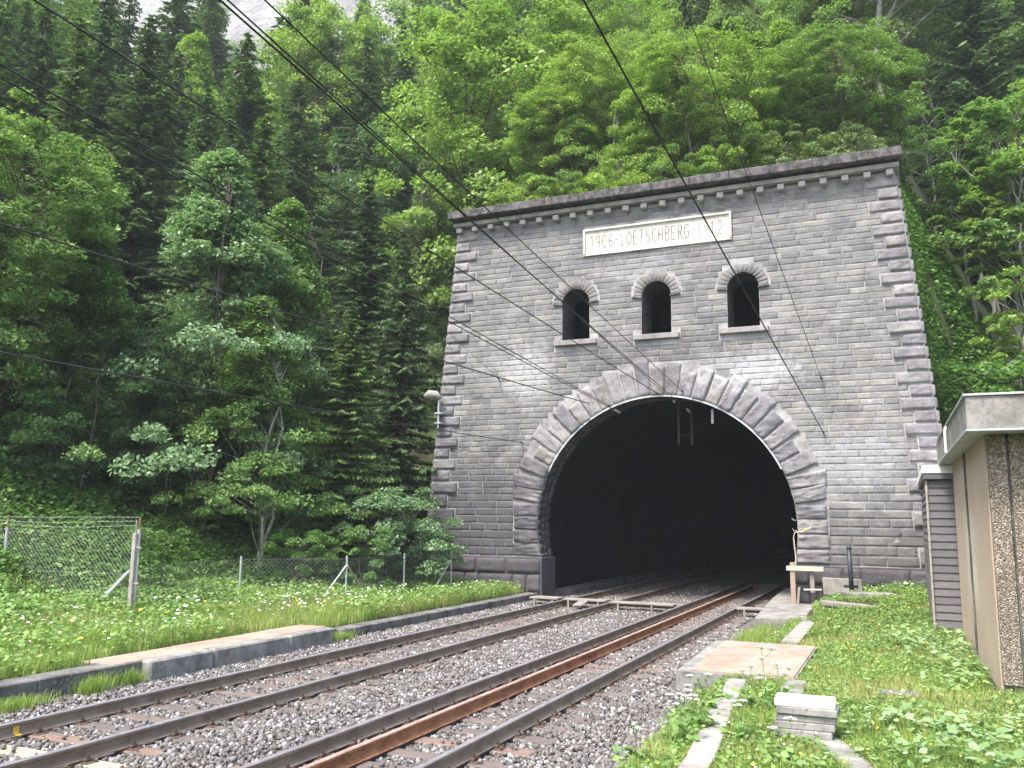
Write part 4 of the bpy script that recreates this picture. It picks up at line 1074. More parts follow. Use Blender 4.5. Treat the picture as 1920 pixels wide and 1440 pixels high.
def spruce(seed, Hh, rad, base, n_per=1.0, needle=NEEDLE, droop=.35, sparse=.15):
    global nr
    nr = np.random.default_rng(seed); g = Geo()
    limb(g, (0, 0, -.4), (0, 0, Hh*.98), .16*Hh/14, .015, 7, 8, .01)
    C, U, W = [], [], []; z = base
    while z < Hh-.15:
        f = (z-base)/(Hh-base); Lb = rad*(1-f)**.85*nr.uniform(.75, 1.1)+.12; nb = int(6+3*nr.random()); a0 = nr.uniform(0, 6.28)
        for k in range(nb):
            if nr.random() < sparse: continue
            a = a0+2*math.pi*k/nb+nr.uniform(-.25, .25); L = Lb*nr.uniform(.65, 1.15); dr = droop*(1-f*.8)
            dirh = np.array([math.cos(a), math.sin(a), 0]); side = np.array([-math.sin(a), math.cos(a), 0])
            tip = dirh*L+np.array([0, 0, z-dr*L*.6])
            g.tube([(0, 0, z), tuple(dirh*L*.5+np.array([0, 0, z-dr*L*.38])), tuple(tip)], [.03, .018, .006], 3, cap=False)
            m = max(6, int(46*L*n_per)); t = nr.random(m)**.75
            P = dirh*(t*L)[:, None]; P[:, 2] = z-dr*L*(t*1.1-t*t*.5)
            sd = nr.choice([-1, 1], m); wl = L*.30*(1-t*.65)*nr.uniform(.3, 1.1, m)
            P = P+side*(sd*wl*.55)[:, None]; P[:, 2] -= wl*.30+nr.random(m)*.05
            dv = unit(dirh*.75+side*(sd*.65)[:, None]+np.stack([np.zeros(m), np.zeros(m), -nr.uniform(.1, .75, m)], -1)+nr.normal(size=(m, 3))*.16)
            wv = unit(np.cross(dv, np.array([0, 0, 1.0])+nr.normal(size=(m, 3))*.35)); s = nr.uniform(.09, .2, m)[:, None]*(.75+.25*L)
            C.append(P); U.append(dv*s); W.append(wv*s*.30)
        z += nr.uniform(.24, .36)*(1.15-.4*f)*Hh/14
    C = np.concatenate(C); U = np.concatenate(U); W = np.concatenate(W)
    return g, quads_from(C, U, W, needle, 'crown')

PROTO = {}
def proto(key, gc, bark):
    g, cm = gc; tm = Geo(); me = bpy.data.meshes.new('trunk'); me.from_pydata(g.v, [], g.f); me.materials.append(bark)
    me.polygons.foreach_set('use_smooth', [True]*len(g.f)); me.update(); PROTO[key] = (me, cm)
proto('round1', deciduous(1, 10, 3.6, 2.6, 110, 30000, .060, 1), BARKP)
proto('round2', deciduous(2, 10, 3.1, 3.2, 95, 26000, .060, 2, trunk_r=.10), BARKP)
proto('vase1', deciduous(3, 10, 3.8, 2.2, 115, 30000, .060, 3, 'vase', .10), BARKP)
proto('vase2', deciduous(4, 10, 3.3, 3.0, 100, 26000, .060, 2, 'vase', .09), BARKP)
proto('cone1', deciduous(5, 10, 3.0, 1.0, 120, 30000, .060, 1, 'cone', .10), BARKP)
proto('cone2', deciduous(6, 10, 2.6, 1.6, 105, 28000, .060, 1, 'cone', .09), BARKP)
proto('thin1', deciduous(7, 10, 1.9, 4.4, 60, 11000, .066, 1, 'round', .085), BARKP)
proto('thin2', deciduous(17, 10, 1.6, 5.2, 45, 8000, .066, 1, 'cone', .08), BARKP)
proto('bare1', deciduous(18, 10, 2.9, 2.3, 190, 38000, .066, 2, 'cone', .065), BARKP)
proto('shrub1', deciduous(8, 3, 1.7, .2, 60, 14000, .045, 4, 'vase', .03), BARK)
proto('shrub2', deciduous(9, 3, 1.9, .1, 65, 14000, .048, 4, 'round', .03), BARK)
proto('dense1', deciduous(12, 10, 3.6, 1.5, 270, 52000, .066, 2, 'cone', .07), BARK)
proto('dense2', deciduous(13, 10, 3.7, 1.4, 280, 54000, .066, 2, 'vase', .07), BARK)
proto('spruce1', spruce(20, 14, 2.9, 1.2), BARK)
proto('spruce2', spruce(21, 14, 2.5, 3.2, .9, NEEDLE, .45, .25), BARK)
proto('spruce3', spruce(22, 14, 3.2, .6, 1.1, NEEDLE2, .3, .12), BARK)
proto('spruce4', spruce(23, 14, 2.2, 5.5, .8, NEEDLE, .5, .35), BARK)
PH = {'shrub1': 3, 'shrub2': 3}
for k in PROTO: PH.setdefault(k, 14 if k.startswith('spruce') else 10)
MATCACHE = {}
def tree(kind, x, y, h, label, cat='tree', mat=None, group=None, sx=1.0, lean=0.0, name=None, rz=None, zoff=0.0, leana=None):
    tm, cm = PROTO[kind]
    name = name or ('spruce_tree' if kind.startswith('spruce') else ('shrub' if kind.startswith('shrub') else 'broadleaf_tree'))
    if mat is not None:
        key = (kind, mat.name)
        if key not in MATCACHE:
            c2 = cm.copy(); c2.materials.clear(); c2.materials.append(mat); MATCACHE[key] = c2
        cm = MATCACHE[key]
    z = H(x, y)-.05+zoff
    root = empty(name, (x, y, z)); tag(root, label, cat, group)
    s = h/PH[kind]; root.scale = (s*sx, s*sx, s)
    root.rotation_euler = (rnd.uniform(-.03, .03)+lean*.0, lean, rnd.uniform(0, 6.28) if rz is None else rz)
    link('trunk', tm, root); link('crown', cm, root); return root
def at(px, py, dist):
    """ground position on the sight line of a photo column, dist metres (horizontal) from the camera, plus height at photo row py"""
    d = _f+(px-960)/1636.26*_r-(py-720)/1636.26*_u; k = dist/math.hypot(d[0], d[1]); p = CAM+d*k
    return p[0], p[1], p[2]
def hero(kind, px, ptop, dist, label, mat, sx=1.0, cat='tree', name=None, pc=None, rz=None, hmin=1.0, lean=0.0):
    x, y, zt = at(px, ptop, dist)
    if 'coping' in label:
        while y < 4.3: dist += .2; x, y, zt = at(px, ptop, dist)
        x = max(-6.3, min(6.6, x))
    h = max(hmin, zt-H(x, y)); print(kind, label[:30], round(x, 1), round(y, 1), round(h, 1))
    return tree(kind, x, y, h, label, cat, mat, None, sx, lean, name, rz)

HEROS = [
 # kind, column, top row, distance, label, material, width factor
 ('dense2', 20, 235, 29.0, 'large mid green leafy tree filling the left edge above the tall fence', LEAF_MID, 1.05),
 ('dense1', 185, 420, 28.5, 'broad green tree right behind the barbed wire fence', LEAF_MID, .95),
 ('dense1', 425, 285, 29.0, 'whitebeam with silvery pale leaves and a pointed top', LEAF_WHITE, .95),
 ('dense1', 540, 375, 31.0, 'bright green maple beside the silvery whitebeam', LEAF_MID, .75),
 ('bare1', 505, 560, 27.5, 'young broadleaf tree with a bare pale leaning trunk at the meadow edge', LEAF_MID, 1.0),
 ('dense2', 330, 600, 29.0, 'rounded bushy tree between fence corner and the young pale trunked tree', LEAF_DEEP, .9),
 ('spruce3', 655, 560, 29.0, 'mid green young spruce standing left of the portal', NEEDLE2, 1.15),
 ('spruce1', 770, 430, 32.5, 'dark spruce touching the left flank of the portal', NEEDLE, 1.05),
 ('dense1', 800, 305, 45.0, 'rounded grey green tree behind the left end of the cornice', LEAF_GREY, .55),
 ('dense2', 960, 60, 47.0, 'big bright green maple directly above the inscription', LEAF_BRIGHT, 1.0),
 ('vase1', 1130, 10, 45.0, 'multi stemmed bright green tree above the middle of the cornice', LEAF_BRIGHT, 1.15),
 ('dense1', 1368, -5, 52.0, 'bright domed tree rising above all others over the right window', LEAF_BRIGHT, .95),
 ('dense2', 1545, 120, 46.0, 'grey green willow above the right part of the cornice', LEAF_GREY, 1.0),
 ('round1', 1450, 200, 43.5, 'loose grey green willow left of the taller willow', LEAF_GREY, .9),
 ('shrub2', 1668, 238, 37.0, 'small yellow green bush behind the right end of the coping', LEAF_YEL, .9),
 ('dense2', 1625, 175, 42.0, 'dull green tree between the willow and the slim right hand trees', LEAF_MID, .8),
 ('cone1', 600, 690, 29.0, 'dark leafy young tree under the young spruce beside the portal', LEAF_DEEP, 1.1),
 ('spruce3', 415, 730, 29.5, 'small spruce left of the young pale trunked tree', NEEDLE2, 1.2),
 ('spruce3', 265, 700, 29.5, 'small spruce behind the gate post of the tall fence', NEEDLE2, 1.2),
 ('cone1', 110, 650, 29.0, 'dark leafy young tree over the middle of the tall fence', LEAF_DEEP, 1.2),
  ('thin1', 1735, 185, 40.0, 'slender tree with a thin pale stem closest to the right edge of the portal', LEAF_MID, 1.1),
 ('thin2', 1800, 210, 37.5, 'narrow young tree with a pale trunk, second one right of the portal', LEAF_MID, 1.1),
 ('thin1', 1868, 170, 36.0, 'tree with a straight pale trunk rising over the roof of the brown building', LEAF_MID, 1.25),
 ('thin1', 1915, 190, 38.0, 'rightmost slim tree, cut by the edge of the picture', LEAF_MID, 1.2),
 ('spruce2', 90, 5, 47.0, 'tall shaggy spruce with a visible brown trunk in the upper left corner', NEEDLE, 1.2),
 ('spruce2', 200, -20, 50.0, 'tall spruce right of the shaggy corner spruce', NEEDLE, 1.2),
 ('spruce1', 285, 20, 47.0, 'spruce left of the yellow green tree at upper left', NEEDLE, 1.2),
 ('spruce3', 470, 60, 52.0, 'mid green spruce standing under the small cliff gap', NEEDLE2, 1.2),
 ('spruce1', 690, 330, 37.0, 'dark spruce behind the young spruce near the portal', NEEDLE, 1.2),
 ('spruce2', 560, 130, 48.0, 'tall spruce over the bright maple beside the whitebeam', NEEDLE, 1.2),
 ('spruce1', 885, -30, 72.0, 'tall dark spruce filling the gap right of the cliff', NEEDLE, 1.4),
 ('spruce1', 345, -60, 70.0, 'tall dark spruce left of the upper left cliff gap', NEEDLE, 1.3),
 ('spruce3', 575, -70, 74.0, 'tall green spruce right of the upper left cliff gap', NEEDLE2, 1.4),
 ('spruce1', 800, -60, 76.0, 'dark spruce standing right of the second cliff gap', NEEDLE, 1.4),
 ('spruce3', 960, -40, 74.0, 'dark spruce behind the big bright maple', NEEDLE, 1.4),
 ('dense2', 700, 35, 66.0, 'sunlit yellow green crown against the grey cliff', LEAF_BRIGHT, .8),
 ('dense1', 820, 70, 61.0, 'rounded bright crown right of the sunlit crown by the cliff', LEAF_BRIGHT, .8),
 ('dense2', 590, 40, 64.0, 'bright green broadleaf tree below the cliff gap', LEAF_BRIGHT, .75),
 ('dense1', 370, 60, 58.0, 'yellow green tree standing among the dark spruces at upper left', LEAF_BRIGHT, .7),
]
for hh in HEROS:
    hero(*hh[:4], hh[4], hh[5], hh[6])

# bushes
BUSH = [('shrub2', 745, 905, 28.2, 'pale green bush leaning against the left plinth', LEAF_WHITE, 1.0), ('shrub1', 690, 985, 26.5, 'low green bush behind the low fence near the portal', HERBD, .9),
        ('shrub1', 640, 990, 27.5, 'dark leafy bush under the young spruce', LEAF_DEEP, 1.0), ('shrub2', 560, 985, 26.0, 'low spreading bush behind the braced fence post', HERBD, 1.0),
        ('shrub1', 300, 985, 23.5, 'round fern like bush right of the gate post', HERBD, .9),
        ('shrub2', 940, 345, 33.5, 'bright bush growing over the left half of the coping', LEAF_BRIGHT, 1.0), ('shrub1', 1040, 330, 33.0, 'small leafy bush behind the coping above the plaque', LEAF_MID, 1.0),
        ('shrub2', 1150, 320, 33.5, 'leafy bush behind the middle of the coping', LEAF_BRIGHT, 1.1), ('shrub1', 1260, 290, 33.5, 'green bush behind the coping above the middle window', LEAF_MID, 1.1),
        ('shrub2', 1360, 275, 34.0, 'bush behind the coping above the right window', LEAF_BRIGHT, 1.1), ('shrub1', 1470, 255, 34.0, 'greyish bush behind the right third of the coping', LEAF_GREY, 1.1),
        ('shrub2', 1580, 240, 34.0, 'yellowish bush behind the coping near its right end', LEAF_GREY, 1.0), ('shrub1', 890, 370, 33.5, 'light bush at the left end of the coping', LEAF_GREY, .9),
        ('shrub1', 1850, 690, 31.0, 'low bush above the roof of the brown building', HERBD, 1.3)]
for b in BUSH: hero(b[0], b[1], b[2], b[3], b[4], b[5], b[6], 'shrub', hmin=.8)

# tall bare trunks on the right, forest fill
ZL = {'left': 'the left slope', 'mid': 'the slope above the portal', 'right': 'the slope right of the portal'}
def zone(x, y):
    d = np.array([x, y])-CAM[:2]; a = math.degrees(math.atan2(d[0], d[1]))      # 0 = +Y
    return a
def forest():
    rr = random.Random(5); placed = []
    heads = [at(h[1], h[2], h[3])[:2] for h in HEROS]
    n = 0
    for row, (dist, gap) in enumerate(((29, 4.2), (34, 3.8), (39, 4.0), (45, 4.2), (51, 4.6), (58, 5.0), (66, 5.6), (75, 6.5), (86, 7.5), (99, 9), (114, 10))):
        a = -56.0
        while a < 9.5:
            aj = a+rr.uniform(-.5, .5)*math.degrees(gap/dist)*.7; dj = dist+rr.uniform(-.5, .5)*gap
            a += math.degrees(gap/dist)
            x = CAM[0]+dj*math.sin(math.radians(aj)); y = CAM[1]+dj*math.cos(math.radians(aj))
            if y < 4.5 and x > -11.2 and x < 9.8: continue
            if abs(x) < 8.5 and y < 7.5: continue
            if x > 9 and y < 1.5: continue
            if dist < 40 and -28 < aj < 3 and y < 12: continue
            if aj > 3 and dist < 46: continue
            if any(math.hypot(x-p, y-q) < 2.6 for p, q in heads): continue
            z = 'left' if aj < -27 else ('mid' if aj < 1.5 else 'right')
            r = rr.random(); gnd = H(x, y)
            # photo: dark spruces at left and far right, fresh broadleaves in the middle band
            if z == 'left': sp = .40 if dist < 34 else (.72 if dist < 60 else .7)
            elif z == 'mid': sp = .05 if dist < 58 else .55
            else: sp = .25 if dist < 42 else .8
            if z == 'mid' and aj < -19: sp = .35 if dist < 70 else .45
            h = rr.uniform(12, 18) if dist > 40 else rr.uniform(8, 13)
            # cliff gap between the crowns at the upper left and centre left
            lim = None
            if dist >= 66: h = rr.uniform(17, 23)+(4 if -30 < aj < 0 else 0)
            if (-42.5 < aj < -39 or -34 < aj < -29.5) and dist > 60: h *= .5
            if z == 'mid' and dist < 50: h = rr.uniform(7, 11)
            if r < sp:
                k = rr.choice(['spruce1', 'spruce2', 'spruce3', 'spruce4'] if z != 'left' else ['spruce1', 'spruce2', 'spruce2', 'spruce3']); h *= 1.2
                tree(k, x, y, h, 'dark spruce in the dense forest on '+ZL[z], 'tree', NEEDLE2 if rr.random() < (.6 if z == 'right' else .25) else NEEDLE, 'spruces on '+ZL[z], rr.uniform(.85, 1.1))
            else:
                k = rr.choice(['dense1', 'dense2', 'round1', 'vase2', 'cone1', 'round2']); q = rr.random()
                if z == 'left': mt = LEAF_DEEP if q < .5 else (LEAF_MID if q < .97 else LEAF_BRIGHT)
                elif z == 'mid': mt = LEAF_BRIGHT if q < .5 else (LEAF_MID if q < .8 else LEAF_GREY)
                else: mt = LEAF_MID if q < .6 else LEAF_DEEP
                if dist > 55 and q < .5 and z == 'mid': mt = LEAF_BRIGHT
                tree(k, x, y, h, 'leafy broadleaf tree in the dense forest on '+ZL[z], 'tree', mt, 'broadleaf trees on '+ZL[z], rr.uniform(.85, 1.15))
            n += 1
    for i in range(13):
        x = -7.4+1.22*i+rr.uniform(-.5, .5); y = 6.6+rr.uniform(0, 4.5)
        tree(rr.choice(['dense1', 'dense2', 'cone1', 'dense2']), x, y, rr.uniform(5.0, 8.5), 'leafy broadleaf tree in the dense forest on '+ZL['mid'], 'tree', rr.choice([LEAF_BRIGHT, LEAF_BRIGHT, LEAF_MID]) if x < 3.5 else rr.choice([LEAF_GREY, LEAF_MID]), 'broadleaf trees on '+ZL['mid'], rr.uniform(.95, 1.2)); n += 1
    # slender pale trunks standing right of the portal
    for i in range(20):
        x = rr.uniform(10.2, 15); y = rr.uniform(2, 22)
        if math.degrees(math.atan2(x-CAM[0], y-CAM[1])) > 9: continue
        tree('thin1' if i % 2 else 'thin2', x, y, rr.uniform(8, 13), 'slim young tree half hidden behind the nearer pale trunked trees right of the portal', 'tree', LEAF_BRIGHT if i % 3 else LEAF_MID, 'slim young trees right of the portal', rr.uniform(.8, 1.1))
        n += 1
    return n
print('forest trees', forest())

# ------------------------------------------------------------------ ground cover
def blades(n, xy, hmin, hmax, wid, mats, mi=None, name='grass', label='', lean=.35, zf=None):
    """bent grass blades as two-segment strips"""
    x, y = xy; n = len(x); z = terrain(x, y)-.01 if zf is None else zf
    h = nr.uniform(hmin, hmax, n)*(.55+.9*fbm(x*.8, y*.8, 2)); a = nr.uniform(0, 2*np.pi, n); ln = np.abs(nr.normal(0, lean, n))*h
    d = np.stack([np.cos(a), np.sin(a), 0*a], -1); w = np.stack([-np.sin(a), np.cos(a), 0*a], -1)*(wid*nr.uniform(.6, 1.4, n))[:, None]
    B = np.stack([x, y, z], -1); up = np.array([0, 0, 1.0])
    M = B+up*(h*.6)[:, None]+d*(ln*.35)[:, None]; T = B+up*h[:, None]+d*ln[:, None]
    V = np.stack([B-w, B+w, M+w*.8, M-w*.8, T+w*.15, T-w*.15], 1).reshape(-1, 3)
    F = np.stack([np.array([[0, 1, 2, 3], [3, 2, 4, 5]])]*n)+(np.arange(n)*6)[:, None, None]
    me = mesh_arr(name, V, F.reshape(-1, 4), mats, None if mi is None else np.repeat(mi, 2))
    o = link(name, me); tag(o, label, 'grass', kind='stuff'); return o
def discs(x, y, z, r, mats, mi=None, name='herbs', label='', sides=6, tiltk=.35, cup=.12, cat='plants'):
    n = len(x); a = np.arange(sides)*2*np.pi/sides; A = nr.uniform(0, 6.28, n); N = unit(np.stack([nr.normal(0, tiltk, n), nr.normal(0, tiltk, n), np.ones(n)], -1))
    U = unit(np.cross(N, np.stack([np.cos(A), np.sin(A), 0*A], -1))); W = np.cross(N, U); C = np.stack([x, y, z], -1)
    rj = nr.uniform(.75, 1.15, (n, sides))*r[:, None]; rj[:, 0] *= .45
    ring = C[:, None]+U[:, None]*(np.cos(a)[None]*rj)[..., None]+W[:, None]*(np.sin(a)[None]*rj)[..., None]+N[:, None]*(cup*r)[:, None, None]*nr.uniform(.3, 1.6, (n, sides, 1))
    V = np.concatenate([C[:, None], ring], 1).reshape(-1, 3); k = sides+1
    f = np.array([(0, 1+i, 1+(i+1) % sides) for i in range(sides)]); F = f[None]+(np.arange(n)*k)[:, None, None]
    me = mesh_arr(name, V, F.reshape(-1, 3), mats, None if mi is None else np.repeat(mi, sides))
    o = link(name, me); tag(o, label, cat, kind='stuff'); return o
nr = np.random.default_rng(77)
def clear_right(x, y):
    ok = ~(x < 3.78+.3*fbm(x*0, y*1.3, 6)+.42*sm(-12.5, -18.5, y)+nr.normal(0, .06, len(x)))
    ok &= ~((x > 3.6) & (x < 5.42) & (y > -13.35) & (y < -9.5))
    ok &= ~((y > -4.95) & (x < 4.45+.12*(-y)*.8))
    cx = np.interp(y, [-19.6, -18.2, -16, -13.7], [5.06, 5.02, 4.80, 4.62]); ok &= ~((np.abs(x-cx) < .13) & (y < -13.6))
    ok &= ~((np.abs(x-4.84) < .15) & (y > -9.3) & (y < -5))
    cx = np.interp(y, [-18.9, -17.9, -17.0, -16.15, -14.5, -13.4], [6.75, 6.45, 6.1, 5.7, 5.45, 5.42]); ok &= ~((np.abs(x-cx) < .12) & (y < -13.4))
    ok &= ~((np.abs(x-5.88) < .33) & (np.abs(y+16.82) < .2))
    ok &= ~((x > 7.95) & (y > -13.35)); ok &= ~((x > 7.43) & (y > -6.65))
    ok &= ~((np.abs(x-6.05) < .75) & (np.abs(y+2.45) < .5)); ok &= ~((np.abs(x-5.65) < .68) & (np.abs(y+3.9) < .42)); ok &= ~((np.abs(x-5.3) < .6) & (np.abs(y+1.35) < .5))
    ok &= ~((np.abs(x-6.78) < .25) & (np.abs(y+14.1) < .17))
    return ok
def region(n, x0, x1, y0, y1, f=None):
    x = nr.uniform(x0, x1, n); y = nr.uniform(y0, y1, n)
    if f is not None: k = f(x, y); x, y = x[k], y[k]
    return x, y
# right side
xy = [region(n, 3.7, 8.6, a, b, clear_right) for n, a, b in ((62000, -19.5, -15.5), (42000, -15.5, -11), (32000, -11, -5), (12000, -5, -.4))]
x = np.concatenate([p[0] for p in xy]); y = np.concatenate([p[1] for p in xy])
mi = (fbm(x*1.1, y*1.1, 9)+nr.normal(0, .12, len(x)) > .48).astype(np.int32)
blades(0, (x, y), .05, .17, .0035, [GRASSM, GRASSY], mi, 'grass', 'short bright grass between the right track and the brown building', .5)
n = 48000; x, y = region(n, 4.1, 8.4, -19.5, -.5, clear_right)
k = fbm(x*1.2, y*1.2, 21) > .34; x, y = x[k], y[k]
discs(x, y, terrain(x, y)+nr.uniform(.01, .13, len(x)), nr.uniform(.012, .042, len(x)), [HERB], None, 'clover', 'small clover and herb leaves between the short grass on the right', 5, .45)
# butterbur, dense at lower right and by the cabinet and plinth
def bb(x, y):
    d = np.exp(-(((x-7.2)/1.3)**2+((y+16.6)/2.3)**2))+np.exp(-(((x-7.2)/.9)**2+((y+8.6)/1.8)**2))*.8+np.exp(-(((x-6.5)/1.0)**2+((y+1.0)/1.1)**2))*1.1+np.exp(-(((x-7.6)/.45)**2+((y+12)/3.0)**2))*.9
    return (nr.random(len(x)) < np.clip(d*1.15-.12, 0, 1)*(fbm(x*1.3, y*1.3, 15) > .34)) & clear_right(x, y)
x, y = region(7500, 5.2, 8.6, -19.5, -.35, bb)
r = nr.uniform(.018, .068, len(x))*(.55+.75*fbm(x*1.5, y*1.5, 14))*1.1
discs(x, y, terrain(x, y)+nr.uniform(.06, .24, len(x)), r, [BUTTER], None, 'butterbur', 'large round pale green butterbur leaves at the lower right', 11, .32, .16)
# tufts at the jamb and along the path
def grass_patch(cx, cy, sx, sy, n, h, label):
    x = nr.normal(cx, sx, n); y = nr.normal(cy, sy, n); z = np.full(n, -.2)
    blades(0, (x, y), h*.5, h, .004, [GRASSM], None, 'grass_tuft', label, .5, z)
grass_patch(-3.92, -12.0+.6, .05, .25, 500, .3, 'grass tuft growing from the ballast at the end of the raised slab')
grass_patch(-3.88, -17.6, .06, .15, 500, .3, 'grass tuft against the kerb wall near the left edge')
grass_patch(-3.85, -18.9, .08, .25, 900, .2, 'wide low grass tuft in the ballast at the left edge')
grass_patch(-3.9, -16.9, .05, .12, 400, .28, 'narrow grass tuft against the kerb wall beside the slab')
grass_patch(3.9, -7.2, .14, 1.1, 2600, .28, 'long soft grass strip between ballast and the brown slab')
o = [q for q in bpy.data.objects if q.name.startswith('grass_tuft')]
# left meadow
def clear_left(x, y): return (x < -4.42) & ~((x > -4.9) & (y > -17.2) & (y < -11.6)) & ~((y > -.4) & (x > -8.9))
xy = [region(n, x0, x1, a, b, clear_left) for n, x0, x1, a, b in ((42000, -8, -4.4, -20, -12), (34000, -8, -4.4, -12, -6), (26000, -9, -4.4, -6, -.3), (22000, -11.6, -8, -16, -.5))]
x = np.concatenate([p[0] for p in xy]); y = np.concatenate([p[1] for p in xy]); k = (x > -9) | (fbm(x*.8, y*.8, 23) > .45+.05*(-9-x)); x, y = x[k], y[k]
mi = (fbm(x*.9, y*.9, 19)+nr.normal(0, .12, len(x)) > .52).astype(np.int32)
tall = .16+.20*sm(-13, -17, y)+.05
blades(0, (x, y), .08, .36, .005, [GRASSM, GRASSY], mi, 'grass', 'tall flowering meadow grass between the left track and the forest', .4)
n = 62000; x, y = region(n, -13, -4.35, -20, -.6, clear_left); k = fbm(x*.8, y*.8, 31) > .38-.14*sm(-7, -9, x)-.10*sm(-12, -15, y); x, y = x[k], y[k]
discs(x, y, terrain(x, y)+nr.uniform(.03, .42, len(x)), nr.uniform(.018, .055, len(x)), [HERB], None, 'meadow_herbs', 'broad leaved herbs among the tall meadow grass on the left', 6, .5)
# undergrowth on the forest floor
n = 95000; x = nr.uniform(-26, -8.8, n); x = np.where(nr.random(n) < .55, nr.uniform(-15, -8.8, n), x); y = nr.uniform(-16, 6, n); k = (fbm(x*.5, y*.5, 41) > .37) & (x < -8.8-.0*y); x, y = x[k], y[k]
discs(x, y, terrain(x, y)+nr.uniform(.02, .42, len(x))*(.4+fbm(x*.7, y*.7, 4)), nr.uniform(.025, .075, len(x)), [HERBD, HERB], (fbm(x*.7, y*.7, 77)+nr.normal(0, .08, len(x)) > .47).astype(np.int32), 'undergrowth', 'dark leafy undergrowth covering the forest floor behind the fences', 6, .6)
n = 26000; x = nr.uniform(-7.3, 16, n); y = nr.uniform(3, 14, n); x = np.where(nr.random(n) < .3, nr.uniform(9, 16, n), x); x = np.concatenate([x, nr.uniform(7.3, 12, 16000)]); y = np.concatenate([y, nr.uniform(.2, 9, 16000)]); k = (fbm(x*.6, y*.6, 51) > .27) & ~((np.abs(x) < 8.05) & (y < 3.05)); x, y = x[k], y[k]
discs(x, y, terrain(x, y)+nr.uniform(.02, .5, len(x)), nr.uniform(.05, .12, len(x)), [HERBD], None, 'undergrowth', 'leafy ground cover on the earth bank around the back of the portal', 6, .6)
x = nr.uniform(-19, -11.5, 14000); y = nr.uniform(-17, -6, 14000)
discs(x, y, terrain(x, y)+nr.uniform(.02, .35, len(x)), nr.uniform(.04, .09, len(x)), [HERBD], None, 'undergrowth', 'leafy ground cover on the bank behind the tall fence', 6, .6)
x = nr.uniform(-13.5, -8.6, 26000); y = nr.uniform(-15, -.5, 26000); k = fbm(x*.7, y*.7, 88) > .42; x, y = x[k], y[k]
blades(0, (x, y), .1, .34, .006, [GRASSM, HERBD], (nr.random(len(x)) < .4).astype(np.int32), 'grass', 'rough grass on the bank between the low fence and the trees', .45)
# wild flowers
def flowers(pts, r, mats, mi, name, label):
    x, y, hh = pts; z = terrain(x, y)+hh; discs(x, y, z, r, mats, mi, name, label, 6, .35, .1, 'flowers')
x1, y1 = region(620, -8.6, -4.8, -12.5, -1.2); x2, y2 = region(160, -8.5, -4.9, -19, -12.5); x3, y3 = region(70, -8.2, -5, -16, -1)
x = np.concatenate([x1, x2, x3]); y = np.concatenate([y1, y2, y3]); k = (fbm(x*.8, y*.5, 61) > .38) | (y < -12); x, y = x[k], y[k]
mi = (nr.random(len(x)) < .14).astype(np.int32)
flowers((x, y, nr.uniform(.30, .50, len(x))), nr.uniform(.018, .045, len(x)), [PETALW, PETALY], mi, 'wildflowers', 'white and yellow meadow flowers along the left fence')
x, y = region(520, 4.1, 8.2, -19.3, -3, clear_right); mi = (nr.random(len(x)) < .55).astype(np.int32)
flowers((x, y, nr.uniform(.10, .2, len(x))), nr.uniform(.008, .019, len(x)), [PETALW, PETALY], mi, 'wildflowers', 'tiny white and yellow flowers dotted through the grass on the right')

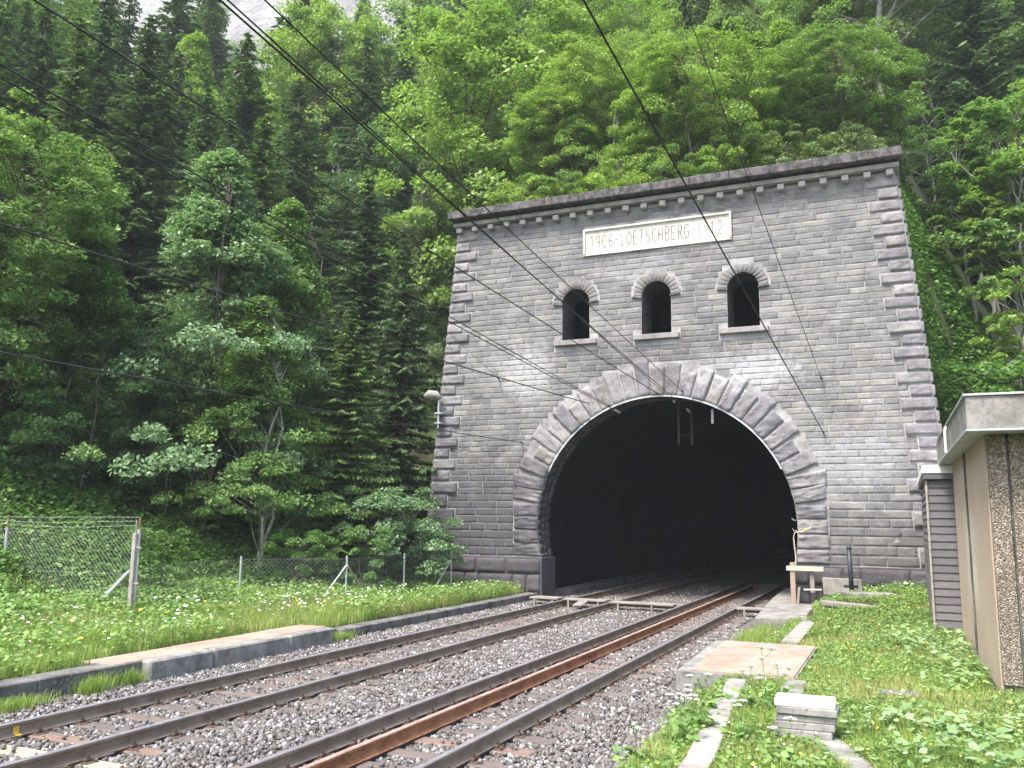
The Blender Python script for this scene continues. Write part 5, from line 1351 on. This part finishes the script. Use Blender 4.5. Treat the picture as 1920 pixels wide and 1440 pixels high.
# tall umbelliferous plants near the camera
def umbel_plant(x, y, h, label, heads, seed, big=.09):
    r = random.Random(seed); z = float(terrain(np.array([x]), np.array([y]))[0]); t = empty('umbel_plant', (x, y, z)); tag(t, label, 'wild plant', 'tall umbel plants by the right track')
    tip = (r.uniform(-.08, .08), r.uniform(-.05, .05), h)
    Geo().tube([(0, 0, -.05), (tip[0]*.4, tip[1]*.4, h*.5), tip], [.008, .006, .004], 5).build('stem', STEMM, t)
    for k in range(heads):
        f = 1 if k == 0 else r.uniform(.5, .85); a = r.uniform(0, 6.28); L = 0 if k == 0 else r.uniform(.08, .2)
        b0 = (tip[0]*f, tip[1]*f, h*f); c = (b0[0]+L*math.cos(a), b0[1]+L*math.sin(a), b0[2]+(0 if k == 0 else L*.9))
        g = Geo()
        if k: g.tube([b0, c], .003, 4)
        R_ = big*r.uniform(.6, 1.0); pts = []
        for i in range(14):
            aa = 2.4*i; rr_ = R_*math.sqrt(i/14); q = (c[0]+rr_*math.cos(aa), c[1]+rr_*math.sin(aa), c[2]+.05-.25*rr_); g.tube([c, q], .0014, 3, cap=False); pts.append(q)
        hd = g.build('flower_stalk', STEMM, t)
        P = np.array([(p[0]+r.gauss(0, .008), p[1]+r.gauss(0, .008), p[2]+r.uniform(0, .006)) for p in pts for _ in range(7)])
        n = len(P); N = unit(np.stack([nr.normal(0, .3, n), nr.normal(0, .3, n), np.ones(n)], -1)); U = unit(np.cross(N, nr.normal(size=(n, 3)))); W = np.cross(N, U)
        link('umbel', quads_from(P, U*.0055, W*.0055, PETALW if r.random() < .75 else HERB, 'umbel'), hd)
    n = 26; P = np.stack([nr.normal(0, .09, n), nr.normal(0, .09, n), nr.uniform(.05, h*.55, n)], -1); N = unit(np.stack([nr.normal(0, .4, n), nr.normal(0, .4, n), np.ones(n)], -1)); U = unit(np.cross(N, nr.normal(size=(n, 3)))); W = np.cross(N, U)
    link('leaves', quads_from(P, U*.06, W*.05, HERB, 'leaves'), t)
umbel_plant(5.30, -15.6, .78, 'tallest umbel plant, greenish heads in front of the brown slab', 4, 1)
umbel_plant(5.05, -15.7, .55, 'white umbel plant with low heads just left of the tallest one', 4, 2, .08)
umbel_plant(5.42, -15.2, .50, 'umbel plant with a large white head in front of the slab stack', 3, 3, .1)
umbel_plant(4.72, -17.6, .50, 'slender umbel plant left of the narrow concrete strip', 3, 4, .06)
umbel_plant(5.25, -17.3, .42, 'umbel plant standing on the narrow concrete strip edge', 2, 5, .06)
umbel_plant(4.55, -16.4, .30, 'short white umbel at the ballast edge', 2, 6, .07)
umbel_plant(5.75, -17.9, .30, 'short umbel plant in front of the slab stack', 3, 7, .07)
_r3 = random.Random(3)
for _k in range(12):
    _x = _r3.uniform(4.25, 4.85); _y = _r3.uniform(-18.6, -14.9)
    umbel_plant(_x, _y, _r3.uniform(.16, .34), 'small white umbel flower in the strip of grass along the ballast edge', 2, 30+_k, .05)


# ------------------------------------------------------------------ damp valley air
hz = Geo().box((-50, 5, 84), (480, 360, 172)); hm = bpy.data.materials.new('haze'); hm.use_nodes = True
hm.node_tree.nodes.clear(); ho = hm.node_tree.nodes.new('ShaderNodeOutputMaterial'); hv = hm.node_tree.nodes.new('ShaderNodeVolumePrincipled')
hv.inputs['Color'].default_value = (.86, .92, 1, 1); hv.inputs['Density'].default_value = .0005
hm.node_tree.links.new(hv.outputs[0], ho.inputs['Volume']); ob = hz.build('haze', hm); tag(ob, 'thin pale air between camera and hillside', 'haze', kind='stuff')
SC.cycles.volume_bounces = 0
